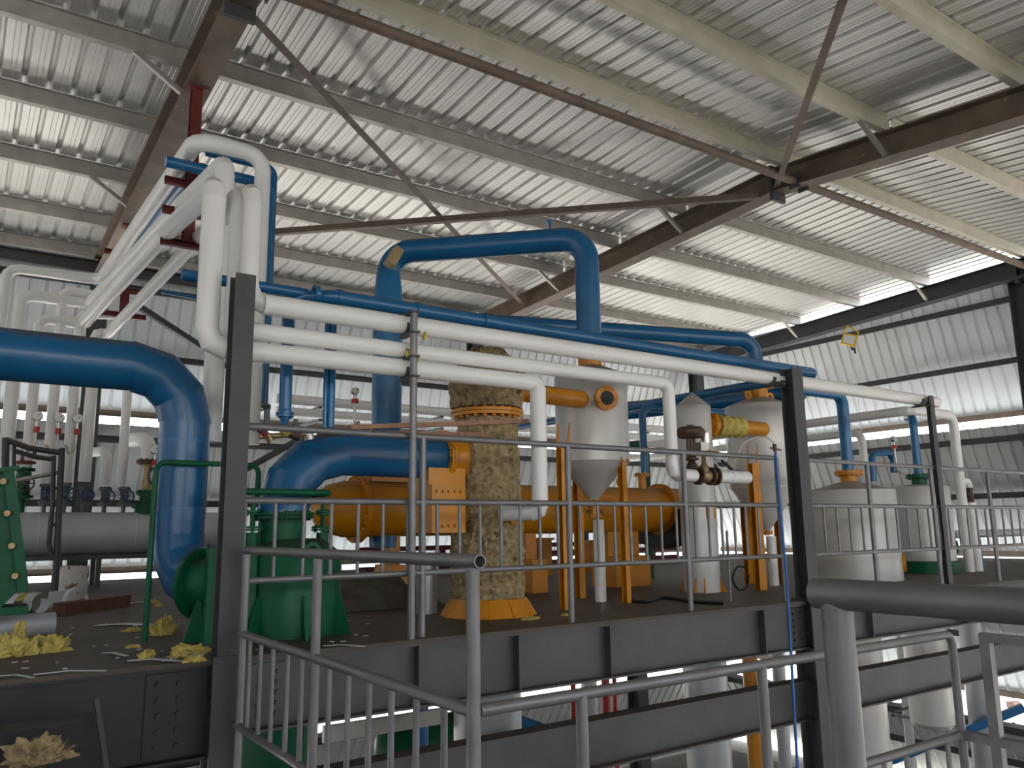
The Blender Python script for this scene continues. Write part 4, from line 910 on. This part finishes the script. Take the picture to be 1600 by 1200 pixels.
# maroon frame and small orange boxes behind
t = thing('pipe_trestle', 'maroon steel frame seen low behind the orange horizontal vessel', 'frame', (5.5, 11, 0))
for z in (.0+at(900, 862, Y=11.0).z, at(900, 876, Y=11.0).z, at(900, 850, Y=11).z): build(G().bar((at(560, 870, Y=11).x, 11.0, z), (at(1058, 870, Y=11).x, 11.0, z), .07, .07), 'beam', M['dred'], t)
for px in (600, 690, 832, 878, 944, 1020): 
    x = at(px, 880, Y=11.05).x; build(G().bar((x, 11.05, 0), (x, 11.05, at(900, 850, Y=11).z), .09, .09, up=(0, 1, 0)), 'upright', M['dred'], t)
for px, py_, w, h_, lab in ((838, 880, .35, .5, 'orange pedestal box left of the first hopper leg'), (925, 880, .3, .45, 'orange pedestal partly behind the white short upright')):
    c = at(px, py_, Y=9.6); o = build(G().box((c.x, 9.6, h_/2), (w, .3, h_)).box((c.x, 9.6, h_+.01), (w+.06, .36, .03)), 'equipment_pedestal', M['orange']); tag(o, lab, 'pedestal')
# tarpaulin heap
vs = []; fs = []; c = at(590, 950, Z=0); n_, m_ = 36, 18
for i in range(n_+1):
    for j in range(m_+1):
        u, v = i/n_, j/m_; x = c.x-.55+1.2*u; y = c.y-.2+.75*v
        hgt = .30*math.sin(math.pi*min(1, u*1.05))**.7*math.sin(math.pi*v)**.6 if 0 < u < .95 else 0
        vs.append(V((x, y+.1*noise.noise(V((u*3, v*2, 1))), max(.004, hgt*(.8+.5*noise.noise(V((u*4, v*5, 3))))+.03*math.sin(u*34+v*9)*hgt*4))))
for i in range(n_):
    for j in range(m_): fs.append((i*(m_+1)+j, (i+1)*(m_+1)+j, (i+1)*(m_+1)+j+1, i*(m_+1)+j+1))
M['tarp'] = mat('grey brown tarpaulin', (.09, .08, .065), .7, 0, .2, 5)
o = build(G().add(vs, fs), 'tarpaulin_heap', M['tarp'], None, 60); tag(o, 'crumpled grey-brown tarpaulin heap on the deck right of the green vessel', 'tarpaulin')
c = at(676, 960, Z=0)
o = build(G().lathe([(.085, 0), (.085, .42), (.05, .44)], (c.x, c.y+.1, 0), n=32), 'steel_cylinder', M['silver']); tag(o, 'plain grey metal cylinder standing left of the wool-wrapped column foot', 'cylinder')
# planks resting on the railing
for pa, pb, w, lab in (((545, 668), (822, 658), .07, 'upper raw timber plank lying across the railing in front of the wool-wrapped column'), ((500, 676), (760, 680), .06, 'lower reddish timber plank just above the middle of the top rail')):
    a = at(*pa, Y=4.72); b = at(*pb, Y=4.86); o = build(G().bar(a, b, .06, .03), 'timber_plank', M['wood']); tag(o, lab, 'plank')

# ---------------------------------------------------------------- tanks at right
def ytank(px, R, Yc, lab, ptop, psh, zbot, mtop, mname='storage_tank', extra=None):
    x = at(px, 800, Y=Yc).x; z = lambda p: zrow(x, Yc, p)
    t = thing(mname, lab, 'tank', (x, Yc, zbot))
    build(G().lathe([(R, zbot), (R, z(psh)), (R*.99, z(psh)+.01), (R*.16, z(ptop)), (.02, z(ptop)+.01)], (x, Yc, 0), n=64), 'shell', M['wtank'], t)
    build(G().cyl((x, Yc, z(ptop)-.03), (x, Yc, z(ptop)+.09), .1, n=24), 'top_nozzle', mtop, t)
    flange(t, (x, Yc, z(ptop)+.1), (0, 0, 1), .17, .08, .022, mtop, 12, 'top_flange')
    return t, x, z
t1, tx, tz = ytank(1331, .515, 5.9, 'wide white tank with shallow cone top and orange flange right of the right dark column', 752, 768, 0, M['orange'])
d = V((.48, -.71, 0)).normalized(); sight(t1, V((tx, 5.9, at(1398, 878, Y=5.6).z)) + d*.525, d, .115, .07, M['orange'])
zt1 = tz(752)+.12
pipe('blue_pipe', 'blue pipe coming down on the orange flange of the wide white tank', [V((tx-.95, 5.9, zrow(tx, 5.9, 617))), V((tx, 5.9, zrow(tx, 5.9, 617))), V((tx, 5.9, zt1))], .072, M['bluec'], bend=.15, seg=5, n=24)
t2, ux, uz = ytank(1441, .37, 6.1, 'narrower white tank on a green base behind the middle of the right railing', 756, 762, .16, M['green'])
build(G().lathe([(.4, 0), (.4, .15), (.37, .16)], (ux, 6.1, 0), n=40), 'green_base', M['green'], t2)
build(G().ring((ux+.31, 5.86, at(1482, 855, Y=5.9).z), (.6, -.7, 0), .09, .02, .05), 'side_flange', M['green'], t2)
pipe('blue_pipe', 'straight blue pipe standing on the green flange of the narrower white tank', [V((ux, 6.1, uz(756)+.12)), V((ux, 6.1, zrow(ux, 6.1, 648))), V((ux+.4, 6.4, zrow(ux, 6.1, 646)))], .055, M['bluec'], n=24)
a = at(1365, 752, Y=6.4)
pipe('blue_pipe', 'small blue arch pipe between the two white tanks', [a, V((a.x, 6.4, zrow(a.x, 6.4, 709))), V((ux-.1, 6.4, zrow(a.x, 6.4, 709)+.04)), V((ux-.1, 6.4, zrow(a.x, 6.4, 709)-.25))], .045, M['blue'], bend=.12, seg=5)
gauge('pressure gauge on a thin stem above the small blue arch pipe', 1396, 686, 6.3, .04, lambda p: [p, p+V((.02, 0, -.18)), p+V((.1, 0, -.22)), p+V((.3, 0, -.22))])
# white ducts over the tanks
a = at(1250, 667, Y=12.6); YD = 5.75
cA = at(1424, 641, Y=YD); xw = at(1494, 700, Y=YD).x
pipe('insulated_pipe', 'white insulated pipe running high across the tanks and turning down right of the narrow tank', [V((cA.x, 13.2, cA.z)), cA, V((xw, YD, cA.z)), V((xw, YD, 0))], .064, M['white'], bend=.14, seg=3, n=24)
b = at(1346, 676, Y=7.3)
pipe('insulated_pipe', 'white insulated pipe dropping behind the wide white tank from a second high run', [V((b.x, 13.2, b.z)), V((b.x, 7.3, b.z)), V((b.x, 7.3, 0))], .06, M['white'], bend=.14, seg=3, n=24)
x = at(1512, 820, Y=YD).x; zzt = zrow(x, YD, 752)
pipe('insulated_pipe', 'short white pipe with a handwheel valve right of the tall white drop', [V((xw, YD, zzt)), V((x+.15, YD, zzt)), V((x+.15, YD, zrow(x, YD, 762)))], .05, M['white'], bend=.06, seg=3)
o = build(G().cyl((x+.15, YD, 0), (x+.15, YD, zrow(x, YD, 785)), .062, n=24), 'insulated_pipe', M['white']); tag(o, 'white upright pipe below the handwheel valve behind the right railing', 'pipe')
t = thing('gate_valve', 'brown valve with dark handwheel at the right behind the railing', 'valve', (x+.15, YD, zrow(x, YD, 785)))
build(G().lathe([(.06, zrow(x, YD, 785)), (.04, zrow(x, YD, 778)), (.055, zrow(x, YD, 774)), (.04, zrow(x, YD, 769)), (.06, zrow(x, YD, 762))], (x+.15, YD, 0), n=20), 'body', M['iron'], t)
build(G().torus((x-.02, YD-.05, zrow(x, YD, 772)), (1, -.6, 0), .055, .008, 24, 8), 'handwheel', M['black'], t)
build(G().cyl((x-.02, YD-.05, zrow(x, YD, 772)), (x+.12, YD, zrow(x, YD, 772)), .015), 'stem', M['iron'], t)
zz_ = at(1560, 833, Y=6.4).z
o = build(G().cyl((at(1488, 833, Y=6.4).x, 6.4, zz_), (15.6, 6.4, zz_), .06, n=24), 'insulated_pipe', M['greyj']); tag(o, 'grey horizontal pipe low at the right edge behind the railing', 'pipe')
x = at(1534, 870, Y=5.9).x
o = build(G().cyl((x, 5.9, 0), (x, 5.9, zrow(x, 5.9, 843)), .016), 'blue_pipe', M['bluec']); tag(o, 'thin blue upright pipe low at the right behind the railing', 'pipe')
for px, lab in ((1292, 'white upright pipe glimpsed right of the right dark column near the deck'),):
    pass
# flood lamp
c = at(1327, 531, X=15.5)
t = thing('flood_lamp', 'yellow framed flood lamp hanging tilted below the right end rafter', 'lamp', c)
rm = Matrix.Rotation(-1.01, 3, 'Z') @ Matrix.Rotation(.3, 3, 'Y')
g = G()
for s in (-1, 1): g.box(c+rm@V((s*.13, 0, 0)), (.035, .07, .24), rm); g.box(c+rm@V((0, 0, s*.105)), (.28, .07, .035), rm)
g.box(c+rm@V((0, .03, 0)), (.24, .02, .2), rm); hs = build(g, 'housing', M['flood'], t)
build(G().box(c+rm@V((0, -.03, 0)), (.22, .02, .18), rm), 'glass', M['dial'], hs)
build(G().sweep([c+rm@V((-.14, 0, .0)), c+rm@V((-.14, 0, .2)), c+V((0, 0, .3)), c+rm@V((.14, 0, .2)), c+rm@V((.14, 0, .0))], .013, 8), 'bracket', M['flood'], t)
build(G().sweep([c+V((.05, 0, -.13)), c+V((.09, 0, -.2)), c+V((.16, 0, -.17)), c+V((.18, 0, -.28))], .022, 8), 'hook', M['black'], t)
wire('hanging_wire', 'thin wire hanging straight down from the flood lamp', [c+V((0, 0, -.11)), at(1338, 590, X=15.4), at(1343, 645, X=15.4), at(1346, 690, X=15.4)], .005, M['white'])

# ---------------------------------------------------------------- things on the left deck
t = thing('machine_casing', 'green bolted machine casing cut off by the left edge', 'machine', (.2, 6.2, 0))
a = at(0, 735, Y=6.0); b = at(36, 940, Y=6.0)
g = G(); p = [at(-60, 733, Y=6.0), at(14, 738, Y=6.0), at(36, 915, Y=6.0), at(-10, 960, Y=6.0), at(-60, 960, Y=6.0)]
g.add(p + [q + V((0, .35, 0)) for q in p], [(0, 1, 2, 3, 4), (9, 8, 7, 6, 5)] + [(i, (i+1) % 5, (i+1) % 5+5, i+5) for i in range(5)]); build(g, 'casing', M['green'], t)
g = G().bar(at(13, 733, Y=5.97), at(37, 925, Y=5.97), .035, .06); build(g, 'edge_flange', M['green'], t)
g = G().bar(at(-60, 745, Y=5.95), at(30, 729, Y=5.95), .05, .02); build(g, 'top_flange', M['green'], t)
for px, py_ in ((8, 752), (14, 802), (21, 853), (26, 900)): build(G().cyl(at(px-3, py_, Y=5.9), at(px+4, py_, Y=6.0), .02, n=6), 'bolt', M['brass'], t)
build(G().box(at(0, 950, Y=6.0)+V((0, .1, -.02)), (.3, .3, .05)), 'foot', M['green'], t)
# dark ladder frame
t = thing('guard_frame', 'dark tubular guard frame standing at the left edge in front of the grey header', 'frame', at(90, 930, Z=0))
Yg = at(95, 925, Z=0).y
def tb(pts, r, nm):
    build(G().sweep([at(px, py_, Y=Yg) for px, py_ in pts], r, 10), nm, M['black'], t)
M_b = M['black']; M['black'] = M['column']
tb([(8, 740), (9, 684)], .04, 'left_post'); tb([(97, 700), (92, 800), (86, 935)], .036, 'right_post')
tb([(9, 687), (45, 700), (97, 708)], .034, 'top_rail'); tb([(24, 705), (55, 714), (84, 718)], .028, 'second_rail'); tb([(84, 712), (82, 790), (76, 850), (80, 868)], .028, 'inner_post')
for a_, b_ in (((84, 763), (94, 763)), ((80, 820), (91, 820)), ((22, 688), (22, 735)), ((54, 703), (54, 714))): tb([a_, b_], .02, 'rung')
M['black'] = M_b
o = build(G().cyl(at(20, 752, Y=Yg+.1), at(92, 738, Y=Yg+.1), .025), 'tube', M['steel']); tag(o, 'pale metal tube leaning across the dark guard frame', 'tube')
# drum, tubes, offcuts
c = at(115, 938, Z=0)
o = build(G().lathe([(.135, 0), (.138, .33), (.13, .34), (.125, .32)], (c.x, c.y+.1, 0), n=32), 'drum', M['rust']); tag(o, 'white drum mottled with rust stains on the deck under the grey header', 'drum')
o = build(G().lathe([(.07, 0), (.072, .52), (.065, .52), (.063, .02)], at(-60, 984, Z=.075), (1, .05, 0), 28), 'jacket_tube', M['greyj']); tag(o, 'grey smooth tube lying on the deck at the left edge', 'tube')
for i, (px, py_, lab) in enumerate(((28, 945, 'grey curled jacket offcut next to the green machine foot'), (57, 942, 'open grey curled jacket offcut, middle of the row'), (118, 938, 'thin pale ring-shaped jacket offcut before the drum'))):
    c = at(px, py_, Z=.1); R = .085 if i < 2 else .11; w = .05 if i < 2 else .02; th = []
    g = G().prof(c-V((w*.6, -w, 0)), c+V((w*.6, -w, 0)), [(math.cos(a_)*R, math.sin(a_)*R) for a_ in [math.radians(-200+k*24) for k in range(13)]] + [(math.cos(a_)*(R-.004), math.sin(a_)*(R-.004)) for a_ in [math.radians(88-k*24) for k in range(13)]])
    o = build(g, 'jacket_offcut', M['greyj'] if i < 2 else M['strip']); tag(o, lab, 'offcut', 'curled jacket offcuts')
a = at(92, 952, Z=.05); b = at(195, 938, Z=.05)
o = build(G().bar(a, b, .12, .1), 'timber_beam', M['bwood']); tag(o, 'brown beam lying on the deck before the rusty drum', 'beam')
c = at(88, 948, Z=0); o = build(G().box((c.x, c.y, .07), (.13, .12, .14)), 'small_box', M['greyj']); tag(o, 'small grey box end among the offcuts on the left deck', 'box')
def woolheap(label, px, py_, sx_, sy_, sz_, seed, z=0.):
    c = at(px, py_, Z=z); g = G(); rnd = random.Random(seed)
    vs = []; n_, m_ = 56, 22
    for i in range(m_+1):
        ph = math.pi/2*i/m_
        for j in range(n_):
            th = 2*math.pi*j/n_; d = V((math.cos(th)*math.cos(ph), math.sin(th)*math.cos(ph), math.sin(ph)))
            k = .95 + .6*noise.noise(d*1.9+V((seed, 0, 0))) + .3*noise.noise(d*5+V((0, seed, 0))) + .22*noise.noise(d*13+V((0, 0, seed)))
            vs.append(V((c.x+d.x*sx_*k, c.y+d.y*sy_*k, z+max(0, d.z*sz_*k))))
    fs = [(i*n_+j, i*n_+(j+1) % n_, (i+1)*n_+(j+1) % n_, (i+1)*n_+j) for i in range(m_) for j in range(n_)]
    g.add(vs, fs)
    for q in range(120):                                   # loose tufts
        th = rnd.uniform(0, 6.28); ph = rnd.uniform(.3, 1.4); d = V((math.cos(th)*math.cos(ph), math.sin(th)*math.cos(ph), math.sin(ph)))
        p = V((c.x+d.x*sx_*.75, c.y+d.y*sy_*.75, z+d.z*sz_*.75)); g.cyl(p, p+V((d.x*sx_*.42+rnd.uniform(-.01, .01), d.y*sy_*.4, sz_*.35*rnd.random()+.004)), sz_*.025, .0006, n=4)
    o = build(g, 'glass_wool_scrap', M['ywool'] if z == 0 else M['wool'], None, 60); tag(o, label, 'insulation scrap', 'yellow glass wool scraps on the deck')
for i, a_ in enumerate((('big yellow glass wool tuft at the left edge of the deck', 26, 1024, .1, .08, .13, 1), ('yellow glass wool clump right of the big tuft', 82, 1018, .09, .06, .08, 2),
    ('yellow glass wool tuft at the foot of the green handrail', 253, 992, .085, .07, .1, 3), ('flat yellow wool patch left of the green handrail foot', 210, 986, .07, .04, .02, 4),
    ('yellow wool pad before the green blower foot', 298, 1024, .1, .07, .05, 5), ('small yellow wool bit between the white strips', 229, 1030, .045, .035, .04, 6), ('tiny yellow wool bit left of centre on the littered deck', 208, 1012, .035, .02, .015, 7),
    ('small yellow wool bit under the big blue elbow', 239, 942, .05, .05, .03, 8), ('lower small yellow wool bit under the blue elbow', 248, 948, .04, .03, .025, 9), ('small yellow wool pile by the green machine', 30, 938, .12, .06, .07, 10),
    ('yellow wool shred beside the foot of the left deck column', 304, 1034, .05, .03, .03, 11), ('pale yellow scrap against the orange ribbed foot', 830, 968, .08, .04, .02, 12), ('yellow scrap at the foot of the orange hopper leg', 885, 962, .04, .03, .015, 13))):
    woolheap(*a_)
zc0 = at(62, 1190, Y=3.98).z; woolheap('dim ochre wool clump on the lower ledge at bottom left', 62, 1190, .12, .07, .09, 20, z=zc0)
o = build(G().box((-.6, 3.95, zc0-.015), (2.0, .34, .03)), 'ledge_plate', M['girder']); tag(o, 'dark ledge plate carrying the dim wool clump at bottom left', 'plate')
for i, (xa_, ya_, xb_, yb_, w, lab) in enumerate(((0, 1056, 52, 1059, .02, 'white jacket strip at far left near the deck edge'), (52, 1054, 166, 1048, .02, 'longest thin white strip near the deck edge'), (160, 1020, 198, 1025, .025, 'short white strip in the middle of the littered deck'),
    (200, 1032, 285, 1033, .03, 'white strip under the small wool bit'), (150, 977, 240, 976, .09, 'wide pale sheet offcut beside the green handrail'), (188, 946, 222, 941, .05, 'pale flat offcut behind the brown beam'), (505, 1009, 570, 1010, .018, 'curved white strip on the deck right of the green vessel'),
    (298, 1028, 320, 1022, .04, 'pale offcut under the wool pad by the blower'))):
    a = at(xa_, ya_, Z=.006); b = at(xb_, yb_, Z=.006); m_ = (a+b)/2 + V((0, .03, .006))
    P = [a, a*.6+m_*.4, m_, b*.6+m_*.4, b]; g = G()
    for k_ in range(4): g.bar(P[k_], P[k_+1], w, .003)
    o = build(g, 'jacket_strip', M['strip'], None, 0); tag(o, lab, 'offcut strip', 'white offcut strips on the deck')
rnd = random.Random(3); g = G()
for i in range(90):
    p = at(rnd.uniform(0, 620), rnd.uniform(950, 1060), Z=.004)
    if p.y > EDGE+.05 and p.y < 9: g.box(p, (rnd.uniform(.01, .04), rnd.uniform(.008, .02), .004), Matrix.Rotation(rnd.uniform(0, 3), 3, 'Z'))
o = build(g, 'paper_crumbs', M['strip'], None, 0); tag(o, 'scattered tiny white crumbs over the littered deck', 'debris'); o['kind'] = 'stuff'

# ---------------------------------------------------------------- below the deck
def low(name, label, px, py_, Y, R, zt, zb_, mt, cat='pipe', n=36, cap=0):
    x = at(px, py_, Y=Y).x
    pr_ = [(R*.3, zb_-cap), (R*.8, zb_-cap*.6), (R, zb_), (R, zt)] if cap else [(R, zb_), (R, zt)]
    o = build(G().lathe(pr_, (x, Y, 0), n=n), name, mt); tag(o, label, cat); return o
low('lower_vessel', 'silver clad cylinder below the deck behind the open-ended corner post', 762, 1150, 5.7, .27, -.05, Z0, M['silver'], 'vessel')
low('lower_vessel', 'silver clad cylinder below the deck right of centre between girders', 1105, 1120, 6.2, .23, -.05, Z0, M['silver'], 'vessel')
low('yellow_pipe', 'bright yellow upright pipe below the deck left of the right column', 1177, 1120, 6.4, .088, -.05, Z0, M['orange'])
low('lower_vessel', 'large cream tank below the deck right of the thick post', 1345, 1120, 6.6, .33, -.05, Z0, M['wtank'], 'tank')
low('lower_vessel', 'cream tank with rounded bottom below the deck at right', 1450, 1050, 7.4, .33, -.05, at(1450, 1130, Y=7.4).z, M['wtank'], 'tank', cap=.12)
low('lower_vessel', 'pale slim cylinder below the deck left of the far right stair post', 1528, 1080, 7.2, .19, -.05, Z0, M['silver'], 'vessel')
low('lower_pipe', 'pale upright pipe below the deck between the two cream tanks', 1418, 1120, 8.6, .08, -.05, Z0, M['white'])
low('lower_pipe', 'grey upright beside the yellow pipe below the deck', 1222, 1120, 6.0, .07, -.05, Z0, M['silver'])
for px, Y, r_, lab in ((896, 8.5, .035, 'red upright pipe below the deck left of the stair post'), (947, 8.5, .055, 'thicker red upright pipe below the deck'), (961, 8.5, .03, 'thin red upright pipe right of the thicker one')):
    low('red_pipe', lab, px, 1100, Y, r_, -.05, Z0, M['redp'], n=16)
low('lower_pipe', 'grey upright pipe below the deck between the red ones', 921, 1100, 8.0, .1, -.05, Z0, M['silver'])
o = build(G().hb((at(997, 1090, Y=7.2).x, 7.2, Z0), (at(997, 1090, Y=7.2).x, 7.2, -.05), .14, .2, .012, .01, up=(0, 1, 0)), 'lower_column', M['column']); tag(o, 'dark H column below the deck near the red pipes', 'column')
a = at(655, 1165, Y=8.0); o = build(G().lathe([(.02, 0), (.2, .07), (.28, .2), (.28, 1.0)], V((at(588, 1165, Y=8.0).x, 8.0, a.z)), (1, 0, 0), 40), 'green_drum', M['green']); tag(o, 'dark green horizontal drum with shiny round end below the deck', 'drum')
low('blue_pipe', 'blue upright pipe in front of the green drum below the deck', 660, 1165, 7.5, .06, -.05, Z0, M['bluec'], n=16)
a = at(830, 1130, Y=8.0); b = at(856, 1142, Y=8.0)
o = build(G().cyl(at(790, 1118, Y=7.9), at(857, 1142, Y=7.9), .06), 'blue_pipe', M['bluec']); tag(o, 'short blue sloping pipe end below the deck beside the silver cylinder', 'pipe')
a = at(505, 1148, Y=6.6); b = at(690, 1118, Y=6.6)
o = build(G().bar(V((a.x, 6.6, a.z)), V((at(695, 1118, Y=6.6).x, 6.6, a.z)), .05, .13), 'cross_member', M['purlin']); tag(o, 'pale grey flat cross member below the deck behind the near balusters', 'beam')
low('green_casing', 'dark green casing glimpsed below the deck behind the near railing', 420, 1150, 6.0, .3, -.6, Z0, M['green'], 'machine')
a = at(1395, 1165, Y=10); o = build(G().bar(at(1300, 1225, Y=9), at(1600, 1105, Y=6.5), .12, .12), 'blue_beam', M['bluec']); tag(o, 'blue crane rail sloping across the lower right below the deck', 'beam')
t = thing('pipe_scaffold', 'dark thin pipe frame below the deck at lower right', 'frame', at(1440, 1150, Y=8.2))
for q, (p_, q_) in enumerate((((1395, 1112), (1440, 1102)), ((1395, 1118), (1515, 1135)), ((1440, 1104), (1515, 1120)), ((1515, 1115), (1522, 1200)), ((1440, 1104), (1446, 1130)))): build(G().cyl(at(*p_, Y=8.2), at(*q_, Y=8.2), .025, n=10), 'bar', M['column'], t)
t = thing('chain_hoist', 'black chain hoist hook hanging at the lower right edge', 'hoist', at(1583, 1100, Y=9))
build(G().box(at(1583, 1072, Y=9), (.5, .15, .06)), 'trolley', M['iron'], t); build(G().torus(at(1583, 1085, Y=9), (0, 1, 0), .07, .02), 'link', M['iron'], t); build(G().box(at(1583, 1100, Y=9), (.3, .15, .14)), 'block', M['iron'], t)
